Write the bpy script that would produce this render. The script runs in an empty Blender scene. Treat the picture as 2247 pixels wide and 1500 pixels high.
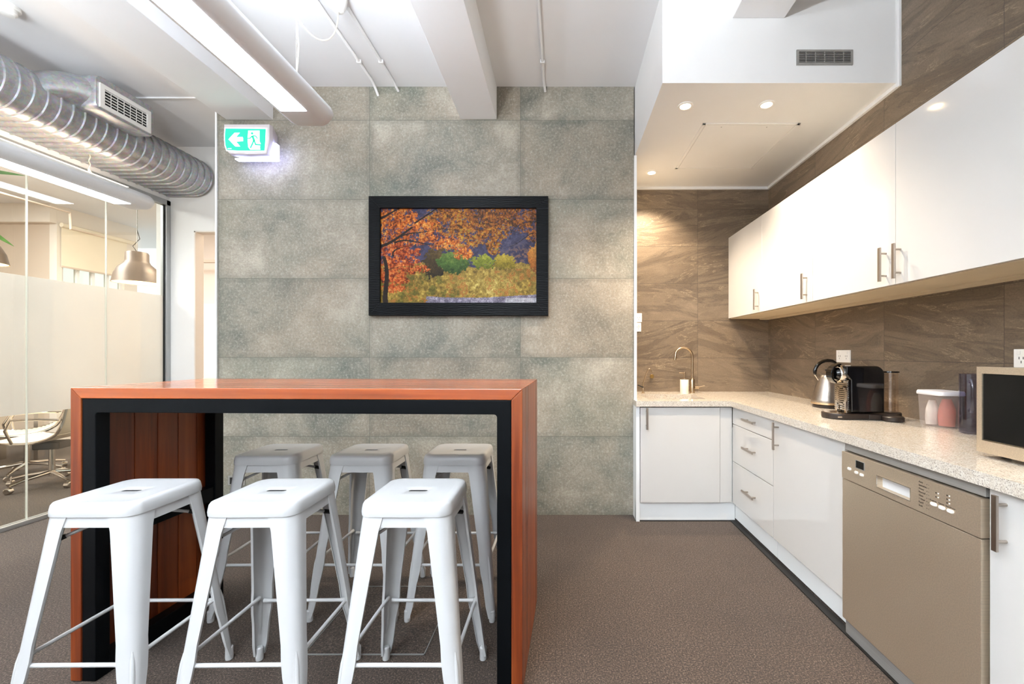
import bpy, bmesh, math, random
import numpy as np
from mathutils import Vector, Matrix
random.seed(7)
PI = math.pi
SC = bpy.context.scene
COL = SC.collection
# ------------------------------------------------------------------ camera
F = 930.0; HC = 1.23; VX, VY = 1231.0, 774.0
cam_d = bpy.data.cameras.new('camera'); cam = bpy.data.objects.new('camera', cam_d); COL.objects.link(cam)
cam.location = (0, 0, HC); cam.rotation_euler = (PI/2, 0, 0)
cam_d.sensor_width = 36; cam_d.lens = F/2247*36
cam_d.shift_x = -(VX-1123.5)/2247; cam_d.shift_y = (VY-750)/2247
cam_d.clip_start = 0.05; cam_d.clip_end = 60
SC.camera = cam
SC.view_settings.view_transform = 'Standard'; SC.view_settings.look = 'None'
SC.view_settings.gamma = 1; SC.view_settings.use_curve_mapping = False
SC.view_settings.exposure = 0.56

# ------------------------------------------------------------------ materials
def lin(c):
    o = []
    for v in c[:3]:
        v = v/255.0
        o.append(v/12.92 if v <= 0.04045 else ((v+0.055)/1.055)**2.4)
    return (o[0], o[1], o[2], 1)
class NT:
    def __init__(s, name):
        s.m = bpy.data.materials.new(name); s.m.use_nodes = True
        s.n = s.m.node_tree.nodes; s.l = s.m.node_tree.links
        s.b = s.n['Principled BSDF']; s.out = s.n['Material Output']
    def node(s, t, **kw):
        nd = s.n.new(t)
        for k, v in kw.items():
            if k.startswith('i_'): nd.inputs[k[2:].replace('_', ' ')].default_value = v
            else: setattr(nd, k, v)
        return nd
    def link(s, a, b): s.l.new(a, b)
    def math(s, op, a, b=None, c=None):
        nd = s.n.new('ShaderNodeMath'); nd.operation = op
        for i, v in enumerate((a, b, c)):
            if v is None: continue
            if isinstance(v, (int, float)): nd.inputs[i].default_value = v
            else: s.link(v, nd.inputs[i])
        return nd.outputs[0]
    def mix(s, f, a, b, t='MIX'):
        nd = s.n.new('ShaderNodeMix'); nd.data_type = 'RGBA'; nd.blend_type = t
        for i, v in ((0, f), (6, a), (7, b)):
            if isinstance(v, (int, float)): nd.inputs[i].default_value = v
            elif isinstance(v, (tuple, list)): nd.inputs[i].default_value = v
            else: s.link(v, nd.inputs[i])
        return nd.outputs[2]
    def ramp(s, f, stops):
        nd = s.n.new('ShaderNodeValToRGB'); e = nd.color_ramp.elements
        while len(e) < len(stops): e.new(0.5)
        for i, (p, c) in enumerate(stops):
            e[i].position = p; e[i].color = c if len(c) == 4 else (*c, 1)
        s.link(f, nd.inputs[0]); return nd.outputs[0]
    def noise(s, vec, scale, detail=4, rough=0.5, dist=0.0, dim='3D'):
        nd = s.n.new('ShaderNodeTexNoise'); nd.noise_dimensions = dim
        nd.inputs['Scale'].default_value = scale; nd.inputs['Detail'].default_value = detail
        nd.inputs['Roughness'].default_value = rough; nd.inputs['Distortion'].default_value = dist
        if vec is not None: s.link(vec, nd.inputs['Vector'])
        return nd.outputs[0]
    def pos(s): return s.n.new('ShaderNodeNewGeometry').outputs['Position']
    def obc(s): return s.n.new('ShaderNodeTexCoord').outputs['Object']
    def sep(s, v):
        nd = s.n.new('ShaderNodeSeparateXYZ'); s.link(v, nd.inputs[0]); return nd.outputs
    def comb(s, *v):
        nd = s.n.new('ShaderNodeCombineXYZ')
        for i, x in enumerate(v):
            if isinstance(x, (int, float)): nd.inputs[i].default_value = x
            else: s.link(x, nd.inputs[i])
        return nd.outputs[0]
    def bump(s, h, strength=0.2, dist=0.01):
        nd = s.n.new('ShaderNodeBump'); nd.inputs['Strength'].default_value = strength
        nd.inputs['Distance'].default_value = dist
        s.link(h, nd.inputs['Height']); s.link(nd.outputs[0], s.b.inputs['Normal'])
    def base(s, c):
        if isinstance(c, (tuple, list)): s.b.inputs['Base Color'].default_value = c
        else: s.link(c, s.b.inputs['Base Color'])
    def set(s, **kw):
        for k, v in kw.items():
            k = k.replace('_', ' ')
            if isinstance(v, (int, float, tuple)): s.b.inputs[k].default_value = v
            else: s.link(v, s.b.inputs[k])
        return s

def plain(name, rgb, rough=0.5, metal=0.0, var=0.04, scale=6.0, bump=0.0, **kw):
    t = NT(name); c = lin(rgb)
    n = t.noise(t.obc(), scale, 5, 0.6)
    d = tuple(max(0, x*(1-var)) for x in c[:3])+(1,); e = tuple(min(1, x*(1+var)) for x in c[:3])+(1,)
    t.base(t.ramp(n, [(0.3, d), (0.7, e)])); t.set(Roughness=rough, Metallic=metal, **kw)
    if bump: t.bump(t.noise(t.obc(), scale*20, 3, 0.6), bump, 0.002)
    return t.m
def emit(name, rgb, strength):
    t = NT(name); t.base(lin(rgb)); t.set(Emission_Color=lin(rgb), Emission_Strength=strength, Roughness=0.5)
    return t.m

def tile_mat(name, axis, u0, du, z0, dz, kind):
    t = NT(name); p = t.sep(t.pos()); u = p[axis]; z = p[2]
    un = t.math('DIVIDE', t.math('SUBTRACT', u, u0), du); zn = t.math('DIVIDE', t.math('SUBTRACT', z, z0), dz)
    iu = t.math('FLOOR', un); iz = t.math('FLOOR', zn)
    fu = t.math('FRACT', un); fz = t.math('FRACT', zn)
    eu = t.math('MULTIPLY', t.math('SUBTRACT', 0.5, t.math('ABSOLUTE', t.math('SUBTRACT', fu, 0.5))), du)
    ez = t.math('MULTIPLY', t.math('SUBTRACT', 0.5, t.math('ABSOLUTE', t.math('SUBTRACT', fz, 0.5))), dz)
    e = t.math('MINIMUM', eu, ez)
    g = t.math('MULTIPLY', t.math('LESS_THAN', e, 0.0016), 0.85)
    wn = t.node('ShaderNodeTexWhiteNoise', noise_dimensions='2D'); t.link(t.comb(iu, iz, 0.0), wn.inputs['Vector'])
    rv = wn.outputs['Value']; rc = wn.outputs['Color']
    off = t.node('ShaderNodeVectorMath', operation='MULTIPLY_ADD')
    t.link(rc, off.inputs[0]); off.inputs[1].default_value = (37, 53, 29); t.link(t.comb(u, z, 0.0), off.inputs[2])
    v = off.outputs[0]
    if kind == 'concrete':
        big = t.noise(v, 1.9, 9, 0.68, 0.3)
        col = t.ramp(big, [(0.34, lin((96, 99, 91))), (0.45, lin((130, 127, 115))), (0.55, lin((152, 144, 130))), (0.68, lin((180, 172, 157)))])
        hue = t.noise(v, 1.1, 3, 0.5)
        col = t.mix(t.ramp(hue, [(0.42, (0, 0, 0)), (0.62, (0.55, 0.55, 0.55))]), col, t.mix(0.5, col, lin((172, 148, 124))))
        grn = t.noise(v, 0.9, 2, 0.5)
        col = t.mix(t.ramp(grn, [(0.5, (0, 0, 0)), (0.7, (0.5, 0.5, 0.5))]), col, t.mix(0.5, col, lin((118, 135, 118))))
        fine = t.noise(t.comb(u, z, 0.0), 70, 6, 0.85)
        col = t.mix(t.ramp(fine, [(0.38, (0.6, 0.6, 0.6)), (0.56, (0, 0, 0))]), col, t.mix(0.6, col, lin((70, 68, 60))))
        col = t.mix(t.ramp(t.noise(t.comb(z, u, 3.0), 55, 5, 0.8), [(0.5, (0, 0, 0)), (0.68, (0.4, 0.4, 0.4))]), col, lin((206, 202, 190)))
        # dirty borders
        ed = t.noise(v, 14, 5, 0.7)
        em = t.math('MULTIPLY', t.math('SUBTRACT', 1.0, t.math('MULTIPLY', e, 26.0)), t.math('SUBTRACT', t.math('MULTIPLY', ed, 2.2), 0.55))
        em = t.math('MAXIMUM', 0.0, t.math('MINIMUM', 0.26, em))
        col = t.mix(em, col, lin((98, 99, 90)))
        grout = lin((92, 90, 82)); t.set(Roughness=0.62); bh = fine; bs = 0.15
        tone = t.math('ADD', 0.93, t.math('MULTIPLY', rv, 0.14))
    else:
        rot = t.node('ShaderNodeVectorRotate', rotation_type='Z_AXIS'); t.link(v, rot.inputs['Vector'])
        t.link(t.math('ADD', -0.42, t.math('MULTIPLY', rv, 0.65)), rot.inputs['Angle'])
        mp = t.node('ShaderNodeMapping'); mp.inputs['Scale'].default_value = (1.6, 9.0, 1)
        t.link(rot.outputs[0], mp.inputs['Vector'])
        st = t.noise(mp.outputs[0], 1.0, 7, 0.68, 1.3)
        big = t.noise(v, 3.2, 5, 0.6, 0.5)
        col = t.ramp(st, [(0.25, lin((96, 82, 68))), (0.45, lin((128, 112, 94))), (0.6, lin((146, 128, 108))), (0.8, lin((168, 150, 126)))])
        col = t.mix(t.ramp(big, [(0.4, (0, 0, 0)), (0.65, (0.6, 0.6, 0.6))]), col, lin((116, 98, 80)))
        rdg = t.math('ABSOLUTE', t.math('SUBTRACT', st, 0.52))
        vein = t.ramp(rdg, [(0.0, (0.65, 0.65, 0.65)), (0.012, (0, 0, 0))])
        vm = t.math('MULTIPLY', vein, t.ramp(big, [(0.45, (0, 0, 0)), (0.6, (1, 1, 1))]))
        col = t.mix(vm, col, lin((214, 196, 164)))
        rdk = t.math('ABSOLUTE', t.math('SUBTRACT', st, 0.44))
        col = t.mix(t.ramp(rdk, [(0.0, (0.5, 0.5, 0.5)), (0.014, (0, 0, 0))]), col, lin((70, 62, 55)))
        fine = t.noise(t.comb(u, z, 0.0), 120, 4, 0.7)
        col = t.mix(t.ramp(fine, [(0.35, (0.35, 0.35, 0.35)), (0.6, (0, 0, 0))]), col, lin((80, 70, 60)))
        grout = lin((74, 66, 58)); t.set(Roughness=0.42); bh = st; bs = 0.25
        tone = t.math('ADD', 0.74, t.math('MULTIPLY', rv, 0.14))
    tn = t.node('ShaderNodeVectorMath', operation='SCALE'); t.link(col, tn.inputs[0]); t.link(tone, tn.inputs['Scale'])
    t.base(t.mix(g, tn.outputs[0], grout)); t.bump(bh, bs, 0.003)
    return t.m

def wood_mat(name, axis, dark, mid, light, rough=0.28, coat=0.3):
    t = NT(name); v = t.obc()
    sc = [26, 26, 26]; sc[axis] = 1.1
    mp = t.node('ShaderNodeMapping'); mp.inputs['Scale'].default_value = sc
    rnd = t.n.new('ShaderNodeNewGeometry').outputs['Random Per Island']
    off = t.comb(t.math('MULTIPLY', rnd, 31.0), t.math('MULTIPLY', rnd, 17.0), t.math('MULTIPLY', rnd, 11.0))
    ad = t.node('ShaderNodeVectorMath', operation='ADD'); t.link(v, ad.inputs[0]); t.link(off, ad.inputs[1])
    t.link(ad.outputs[0], mp.inputs['Vector'])
    n = t.noise(mp.outputs[0], 1.0, 5, 0.6, 0.6)
    col = t.ramp(n, [(0.28, lin(dark)), (0.5, lin(mid)), (0.75, lin(light))])
    mp2 = t.node('ShaderNodeMapping'); s2 = [9, 9, 9]; s2[axis] = 0.35; mp2.inputs['Scale'].default_value = s2
    t.link(ad.outputs[0], mp2.inputs['Vector'])
    n2 = t.noise(mp2.outputs[0], 1.0, 2, 0.5)
    col = t.mix(t.ramp(n2, [(0.35, (0, 0, 0)), (0.7, (0.55, 0.55, 0.55))]), col, lin(light))
    tn = t.node('ShaderNodeVectorMath', operation='SCALE'); t.link(col, tn.inputs[0])
    t.link(t.math('ADD', 0.75, t.math('MULTIPLY', rnd, 0.45)), tn.inputs['Scale'])
    t.base(tn.outputs[0]); t.set(Roughness=rough, Coat_Weight=coat, Coat_Roughness=0.12)
    t.bump(n, 0.06, 0.001)
    return t.m

def brushed(name, rgb, axis, rough=0.32, scale=240, metal=1.0, amt=0.10):
    t = NT(name); sc = [scale]*3; sc[axis] = 2.0
    mp = t.node('ShaderNodeMapping'); mp.inputs['Scale'].default_value = sc; t.link(t.obc(), mp.inputs['Vector'])
    n = t.noise(mp.outputs[0], 1.0, 3, 0.6); c = lin(rgb)
    t.base(t.ramp(n, [(0.3, tuple(x*(1-amt) for x in c[:3])+(1,)), (0.7, tuple(min(1, x*(1+amt)) for x in c[:3])+(1,))]))
    big = t.noise(t.obc(), 5.0, 4, 0.6)
    t.set(Metallic=metal, Roughness=t.math('ADD', rough-0.05, t.math('MULTIPLY', big, 0.12)))
    t.bump(n, 0.05, 0.0005)
    return t.m

def carpet_mat(name, c0, c1, c2, stripe=0.0):
    t = NT(name); p = t.pos(); s = t.sep(p)
    n = t.noise(p, 150, 3, 0.85)
    col = t.ramp(n, [(0.32, lin(c0)), (0.52, lin(c1)), (0.72, lin(c2))])
    big = t.noise(p, 1.6, 4, 0.6)
    col = t.mix(t.ramp(big, [(0.4, (0, 0, 0)), (0.7, (0.25, 0.25, 0.25))]), col, lin(c0))
    fib = t.noise(t.comb(t.math('MULTIPLY', s[0], 60.0), t.math('MULTIPLY', s[1], 320.0), 0.0), 1.0, 2, 0.5)
    col = t.mix(t.ramp(fib, [(0.4, (0.3, 0.3, 0.3)), (0.6, (0, 0, 0))]), col, lin(c0))
    # tile seams every half metre
    sx = t.math('ABSOLUTE', t.math('SUBTRACT', t.math('FRACT', t.math('DIVIDE', t.math('ADD', s[0], 10.02), 0.5)), 0.5))
    sy = t.math('ABSOLUTE', t.math('SUBTRACT', t.math('FRACT', t.math('DIVIDE', t.math('ADD', s[1], 10.22), 0.5)), 0.5))
    seam = t.math('GREATER_THAN', t.math('MAXIMUM', sx, sy), 0.497)
    col = t.mix(t.math('MULTIPLY', seam, 0.35), col, lin((40, 34, 32)))
    vo = t.node('ShaderNodeTexVoronoi'); vo.inputs['Scale'].default_value = 9; t.link(p, vo.inputs['Vector'])
    dust = t.math('LESS_THAN', vo.outputs['Distance'], 0.018)
    col = t.mix(t.math('MULTIPLY', dust, 0.6), col, lin((205, 195, 180)))
    t.base(col); t.set(Roughness=0.95, Sheen_Weight=0.1); t.bump(n, 0.6, 0.004)
    return t.m

def granite_mat(name):
    t = NT(name); p = t.obc()
    v = t.node('ShaderNodeTexVoronoi'); v.inputs['Scale'].default_value = 330; t.link(p, v.inputs['Vector'])
    s = t.sep(v.outputs['Color'])
    col = t.ramp(s[0], [(0.0, lin((140, 132, 124))), (0.10, lin((176, 167, 158))), (0.3, lin((204, 196, 184))), (0.7, lin((216, 209, 198))), (1.0, lin((230, 225, 216)))])
    n = t.noise(p, 260, 3, 0.7)
    col = t.mix(t.ramp(n, [(0.26, (0.8, 0.8, 0.8)), (0.32, (0, 0, 0))]), col, lin((96, 86, 78)))
    b = t.noise(p, 40, 3, 0.6)
    col = t.mix(t.ramp(b, [(0.4, (0, 0, 0)), (0.7, (0.3, 0.3, 0.3))]), col, lin((190, 172, 150)))
    t.base(col); t.set(Roughness=0.16, Coat_Weight=0.3, Coat_Roughness=0.08)
    return t.m

def glass_mat(name, tint=(255, 255, 255), trans=0.93):
    t = NT(name); m = t.m
    tr = t.node('ShaderNodeBsdfTransparent'); tr.inputs[0].default_value = lin(tint)
    gl = t.node('ShaderNodeBsdfGlossy'); gl.inputs['Roughness'].default_value = 0.02
    gl.inputs['Color'].default_value = (1, 1, 1, 1)
    fr = t.node('ShaderNodeFresnel'); t.link(t.math('SUBTRACT', 1.5, t.math('MULTIPLY', t.n.new('ShaderNodeNewGeometry').outputs['Backfacing'], 0.8333)), fr.inputs['IOR'])
    mx = t.node('ShaderNodeMixShader'); t.link(fr.outputs[0], mx.inputs[0]); t.link(tr.outputs[0], mx.inputs[1]); t.link(gl.outputs[0], mx.inputs[2])
    t.link(mx.outputs[0], t.out.inputs['Surface'])
    return m
def film_mat(name, rgb, alpha=0.85):
    t = NT(name)
    tr = t.node('ShaderNodeBsdfTransparent'); tl = t.node('ShaderNodeBsdfTranslucent'); df = t.node('ShaderNodeBsdfDiffuse')
    n = t.noise(t.pos(), 3.0, 2, 0.5)
    c = t.ramp(n, [(0.3, tuple(x*0.97 for x in lin(rgb)[:3])+(1,)), (0.7, lin(rgb))])
    t.link(c, tl.inputs[0]); t.link(c, df.inputs[0])
    a = t.node('ShaderNodeMixShader'); a.inputs[0].default_value = 0.5; t.link(tl.outputs[0], a.inputs[1]); t.link(df.outputs[0], a.inputs[2])
    b = t.node('ShaderNodeMixShader'); b.inputs[0].default_value = alpha; t.link(tr.outputs[0], b.inputs[1]); t.link(a.outputs[0], b.inputs[2])
    t.link(b.outputs[0], t.out.inputs['Surface'])
    return t.m

M = {}
M['paint'] = plain('white_paint', (232, 231, 230), 0.7, var=0.015, scale=2.5, bump=0.05)
M['ceil'] = plain('ceiling_paint', (236, 236, 237), 0.75, var=0.02, scale=1.5, bump=0.08)
M['wallwhite'] = plain('wall_paint', (238, 236, 232), 0.6, var=0.012, scale=2)
M['cream'] = plain('cream_paint', (232, 222, 210), 0.7, var=0.02, scale=2)
M['tan'] = plain('tan_paint', (206, 188, 170), 0.7, var=0.03, scale=2)
M['concrete'] = tile_mat('concrete_look_tile', 0, -0.308-1.146*5, 1.146, 2.996-0.6*8, 0.600, 'concrete')
M['slate_b'] = tile_mat('slate_tile_back', 0, 1.2355-0.667*6, 0.667, 1.185-0.336*5, 0.336, 'slate')
M['slate_r'] = tile_mat('slate_tile_side', 1, 2.461-0.667*12, 0.667, 1.185-0.336*5, 0.336, 'slate')
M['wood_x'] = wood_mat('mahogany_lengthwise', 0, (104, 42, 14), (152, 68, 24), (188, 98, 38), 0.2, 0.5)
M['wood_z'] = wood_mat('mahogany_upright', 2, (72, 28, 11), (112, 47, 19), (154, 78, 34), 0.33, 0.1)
M['steelblack'] = plain('black_painted_steel', (6, 9, 12), 0.36, var=0.15, Specular_IOR_Level=0.14, scale=14, bump=0.04)
M['carpet'] = carpet_mat('carpet_tile', (24, 19, 16), (74, 59, 49), (156, 136, 118))
M['granite'] = granite_mat('speckled_stone')
M['gloss'] = plain('gloss_white_laminate', (210, 208, 205), 0.10, var=0.006, scale=1, Coat_Weight=0.4, Coat_Roughness=0.04)
M['satin'] = plain('satin_white_board', (238, 240, 240), 0.4, var=0.01, scale=2)
M['ply'] = plain('underside_board', (214, 196, 166), 0.6, var=0.05, scale=4)
M['stool'] = plain('white_powder_coat', (198, 199, 200), 0.30, var=0.012, scale=9, Coat_Weight=0.2)
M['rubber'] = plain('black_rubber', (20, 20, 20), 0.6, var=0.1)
M['steel'] = brushed('brushed_stainless', (214, 198, 176), 0, 0.45, metal=0.85)
M['steelv'] = brushed('brushed_handle_steel', (176, 166, 156), 2, 0.3)
M['steelgrey'] = brushed('satin_grey_metal', (158, 156, 152), 1, 0.42, metal=0.35)
M['chrome'] = plain('chrome', (215, 208, 200), 0.12, 1.0, var=0.02)
M['warmchrome'] = plain('satin_nickel', (200, 178, 150), 0.24, 1.0, var=0.04)
M['blackgloss'] = plain('black_gloss_plastic', (10, 10, 11), 0.07, var=0.1, Coat_Weight=0.5)
M['blackmatte'] = plain('dark_brown_plastic', (42, 33, 28), 0.38, var=0.1)
M['aluframe'] = plain('aluminium_profile', (176, 178, 178), 0.4, 0.7, var=0.02)
M['lamphouse'] = plain('silver_lamp_housing', (224, 227, 231), 0.42, 0.1, var=0.02)
M['lamp1'] = emit('lit_diffuser', (240, 247, 255), 10)
M['signbody'] = plain('sign_housing', (196, 188, 190), 0.5)
M['up2'] = emit('added_uplight_warm', (255, 232, 206), 6)  # warm upward glow added to light the left ceiling and duct underside
M['up'] = emit('added_uplight_cool', (230, 242, 255), 24)  # upward glow added to brighten the ceiling
M['downlight'] = emit('lit_downlight', (255, 226, 180), 30)
M['plastic'] = plain('white_plastic', (240, 238, 234), 0.35, var=0.01)
M['cream_cable'] = plain('cream_cable', (222, 212, 190), 0.5)
M['dark'] = plain('dark_void', (14, 13, 13), 0.8)
M['glass'] = glass_mat('clear_glass', (244, 246, 242))
M['film'] = film_mat('frosted_film', (246, 241, 238), 0.93)
M['glassedge'] = plain('glass_edge', (226, 226, 214), 0.3)
M['clearplastic'] = glass_mat('clear_plastic', (250, 247, 244))
M['milkplastic'] = film_mat('milky_clear_plastic', (236, 226, 222), 0.17)
M['smoke'] = glass_mat('smoked_plastic', (226, 226, 236))
M['lid'] = plain('milky_lid', (226, 222, 224), 0.4)
M['redbag'] = plain('terracotta_bag', (184, 96, 80), 0.6, var=0.15, scale=30, bump=0.3)
M['whitebag'] = plain('white_packet', (232, 224, 214), 0.6, var=0.05)
M['leather'] = plain('cream_leather', (226, 210, 184), 0.45, var=0.03)
M['tablewood'] = wood_mat('table_veneer', 1, (120, 74, 46), (160, 106, 70), (190, 138, 98), 0.35, 0.1)
M['fabric'] = plain('roller_blind_fabric', (240, 228, 204), 0.8, var=0.02)
M['leaf'] = plain('leaf_green', (110, 170, 84), 0.45, var=0.25, scale=20)
M['pendant'] = plain('bronze_pendant', (112, 96, 84), 0.4, 0.3, var=0.15, scale=7)
M['pendantin'] = plain('cream_reflector', (250, 226, 170), 0.5)
M['brass'] = plain('brass', (176, 142, 84), 0.3, 1.0)
M['soap'] = plain('white_ceramic', (244, 236, 222), 0.3)
M['socketgrey'] = plain('grey_plate', (150, 148, 142), 0.5)
M['screenblack'] = plain('black_glass', (12, 12, 13), 0.12, var=0.2, scale=40)
def duct_mat():
    t = NT('galvanised_spiral_duct'); n = t.noise(t.obc(), 22, 5, 0.7)
    v = t.node('ShaderNodeTexVoronoi'); v.inputs['Scale'].default_value = 70; t.link(t.obc(), v.inputs['Vector'])
    c = t.ramp(n, [(0.3, lin((150, 153, 158))), (0.6, lin((190, 191, 193))), (0.8, lin((214, 212, 210)))])
    c = t.mix(0.22, c, v.outputs['Color'], 'OVERLAY')
    t.base(t.mix(0.4, c, lin((186, 186, 188)))); t.set(Metallic=0.7, Roughness=t.math('ADD', 0.24, t.math('MULTIPLY', n, 0.22)))
    return t.m
M['duct'] = duct_mat()
def framewood():
    t = NT('black_stained_wood'); mp = t.node('ShaderNodeMapping'); mp.inputs['Scale'].default_value = (1, 1, 1)
    w = t.noise(t.obc(), 3.0, 2, 0.5, 0.0)
    nd = t.node('ShaderNodeTexWave', bands_direction='Z'); nd.inputs['Scale'].default_value = 26; nd.inputs['Distortion'].default_value = 6; nd.inputs['Detail'].default_value = 3; nd.inputs['Detail Scale'].default_value = 1.2
    mp.inputs['Scale'].default_value = (0.5, 1, 1); t.link(t.obc(), mp.inputs['Vector']); t.link(mp.outputs[0], nd.inputs['Vector'])
    t.base(t.ramp(nd.outputs[1], [(0.2, lin((2, 2, 3))), (0.9, lin((16, 19, 22)))])); t.set(Roughness=0.3, Specular_IOR_Level=0.1)
    t.bump(nd.outputs[1], 0.35, 0.002); return t.m
M['framewood'] = framewood()

# ------------------------------------------------------------------ object helpers
WM = {}   # world matrices by object name
def wm(o): return WM.get(o.name, Matrix.Identity(4)) if o is not None else Matrix.Identity(4)
def tag(o, label=None, cat=None, group=None, kind=None):
    if label: o['label'] = label
    if cat: o['category'] = cat
    if group: o['group'] = group
    if kind: o['kind'] = kind
    return o
def thing(name, label, cat, loc=(0, 0, 0), rz=0.0, group=None, kind=None):
    o = bpy.data.objects.new(name, None); COL.objects.link(o)
    o.empty_display_size = 0.05
    o.location = loc; o.rotation_euler = (0, 0, rz)
    WM[o.name] = Matrix.Translation(loc) @ Matrix.Rotation(rz, 4, 'Z')
    return tag(o, label, cat, group, kind)
def obj(name, bm, mat, parent=None, world=True, bevel=0.0, seg=2, smooth=None, label=None, kind=None, solid=0.0):
    """bm in world coordinates (world=True) or in the parent's root frame (world=False)"""
    me = bpy.data.meshes.new(name)
    pm = wm(parent)
    if parent is not None and world: bm.transform(pm.inverted())
    bmesh.ops.recalc_face_normals(bm, faces=bm.faces)
    # origin at the bounding box centre
    bm.verts.ensure_lookup_table()
    lo = Vector((min(v.co[i] for v in bm.verts) for i in range(3))); hi = Vector((max(v.co[i] for v in bm.verts) for i in range(3)))
    c = (lo+hi)/2; keep = (parent is None and not world)
    bmesh.ops.translate(bm, vec=-c, verts=bm.verts)
    bm.to_mesh(me); bm.free()
    o = bpy.data.objects.new(name, me); COL.objects.link(o); me.materials.append(mat)
    if parent is not None: o.parent = parent
    o.location = c; WM[o.name] = pm @ Matrix.Translation(c)
    if solid:
        s = o.modifiers.new('solid', 'SOLIDIFY'); s.thickness = solid; s.offset = 0
    if bevel:
        b = o.modifiers.new('bevel', 'BEVEL'); b.width = bevel; b.segments = seg; b.limit_method = 'ANGLE'; b.angle_limit = math.radians(40)
        b.harden_normals = False
    return o
def shade(o, ang=35):
    me = o.data
    for p in me.polygons: p.use_smooth = True
    # mark sharp edges by angle
    bm = bmesh.new(); bm.from_mesh(me)
    for e in bm.edges:
        if len(e.link_faces) == 2:
            e.smooth = e.calc_face_angle(0) < math.radians(ang)
        else: e.smooth = False
    bm.to_mesh(me); bm.free(); return o
def B(*boxes):
    bm = bmesh.new()
    for b in boxes: bx(bm, *b)
    return bm
def bx(bm, x0, x1, y0, y1, z0, z1):
    vs = [bm.verts.new((x, y, z)) for x in (x0, x1) for y in (y0, y1) for z in (z0, z1)]
    for f in ((0, 1, 3, 2), (4, 6, 7, 5), (0, 4, 5, 1), (2, 3, 7, 6), (0, 2, 6, 4), (1, 5, 7, 3)):
        bm.faces.new([vs[i] for i in f])
    return vs
def rings(bm, loops, close=True, cap0=True, cap1=True):
    R = [[bm.verts.new(p) for p in l] for l in loops]
    n = len(R[0])
    for a, b in zip(R, R[1:]):
        for i in range(n if close else n-1):
            j = (i+1) % n
            try: bm.faces.new((a[i], a[j], b[j], b[i]))
            except ValueError: pass
    if cap0 and close: bm.faces.new(R[0][::-1])
    if cap1 and close: bm.faces.new(R[-1])
    return R
def lathe(bm, prof, c, axis='Z', n=32, cap0=True, cap1=True):
    L = []
    for r, h in prof:
        r = max(r, 1e-4)
        if axis == 'Z': L.append([(c[0]+r*math.cos(2*PI*i/n), c[1]+r*math.sin(2*PI*i/n), c[2]+h) for i in range(n)])
        elif axis == 'X': L.append([(c[0]+h, c[1]+r*math.cos(2*PI*i/n), c[2]+r*math.sin(2*PI*i/n)) for i in range(n)])
        else: L.append([(c[0]+r*math.cos(2*PI*i/n), c[1]+h, c[2]+r*math.sin(2*PI*i/n)) for i in range(n)])
    rings(bm, L, True, cap0, cap1)
def tube(bm, pts, r, n=10, cap=True, flat=None):
    pts = [Vector(p) for p in pts]; L = []; up = None
    for i, p in enumerate(pts):
        if i == 0: d = pts[1]-p
        elif i == len(pts)-1: d = p-pts[-2]
        else: d = (pts[i+1]-p).normalized()+(p-pts[i-1]).normalized()
        d.normalize()
        if up is None:
            up = Vector((0, 0, 1)) if abs(d.z) < 0.9 else Vector((0, 1, 0))
        s = d.cross(up).normalized(); up = s.cross(d).normalized()
        rr_ = r[i] if isinstance(r, (list, tuple)) else r
        fl = flat[i] if isinstance(flat, (list, tuple)) else (flat or 1.0)
        L.append([p+s*rr_*math.cos(2*PI*k/n)*(2-fl if flat else 1)+up*rr_*fl*math.sin(2*PI*k/n) for k in range(n)])
    rings(bm, L, True, cap, cap)
def T(pts, r, n=10, **k):
    bm = bmesh.new(); tube(bm, pts, r, n, **k); return bm
def LA(prof, c, axis='Z', n=32, **k):
    bm = bmesh.new(); lathe(bm, prof, c, axis, n, **k); return bm
def prism(bm, poly, axis, a, b):
    def P(u, v, w):
        return {'X': (w, u, v), 'Y': (u, w, v), 'Z': (u, v, w)}[axis]
    A = [bm.verts.new(P(u, v, a)) for u, v in poly]; C = [bm.verts.new(P(u, v, b)) for u, v in poly]
    n = len(poly)
    bm.faces.new(A[::-1]); bm.faces.new(C)
    for i in range(n): bm.faces.new((A[i], A[(i+1) % n], C[(i+1) % n], C[i]))
def PR(poly, axis, a, b):
    bm = bmesh.new(); prism(bm, poly, axis, a, b); return bm
def rr(hx, hy, r, k=6):
    r = min(r, hx-1e-5, hy-1e-5); o = []
    for q, (sx, sy) in enumerate(((1, 1), (-1, 1), (-1, -1), (1, -1))):
        for i in range(k+1):
            a = PI/2*q+PI/2*i/k
            o.append((sx*(hx-r)+r*math.cos(a), sy*(hy-r)+r*math.sin(a)))
    return o
def arc(cx, cy, r, a0, a1, n=12):
    return [(cx+r*math.cos(a0+(a1-a0)*i/n), cy+r*math.sin(a0+(a1-a0)*i/n)) for i in range(n+1)]
def bez(p0, p1, p2, p3, n=16):
    p0, p1, p2, p3 = map(Vector, (p0, p1, p2, p3)); o = []
    for i in range(n+1):
        t = i/n; o.append(p0*(1-t)**3+p1*3*t*(1-t)**2+p2*3*t*t*(1-t)+p3*t**3)
    return o
def kids(o): return [c for c in bpy.data.objects if c.parent == o]
def copy_tree(o, parent=None):
    c = o.copy(); COL.objects.link(c); c.parent = parent
    for ch in kids(o): copy_tree(ch, c)
    return c
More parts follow.
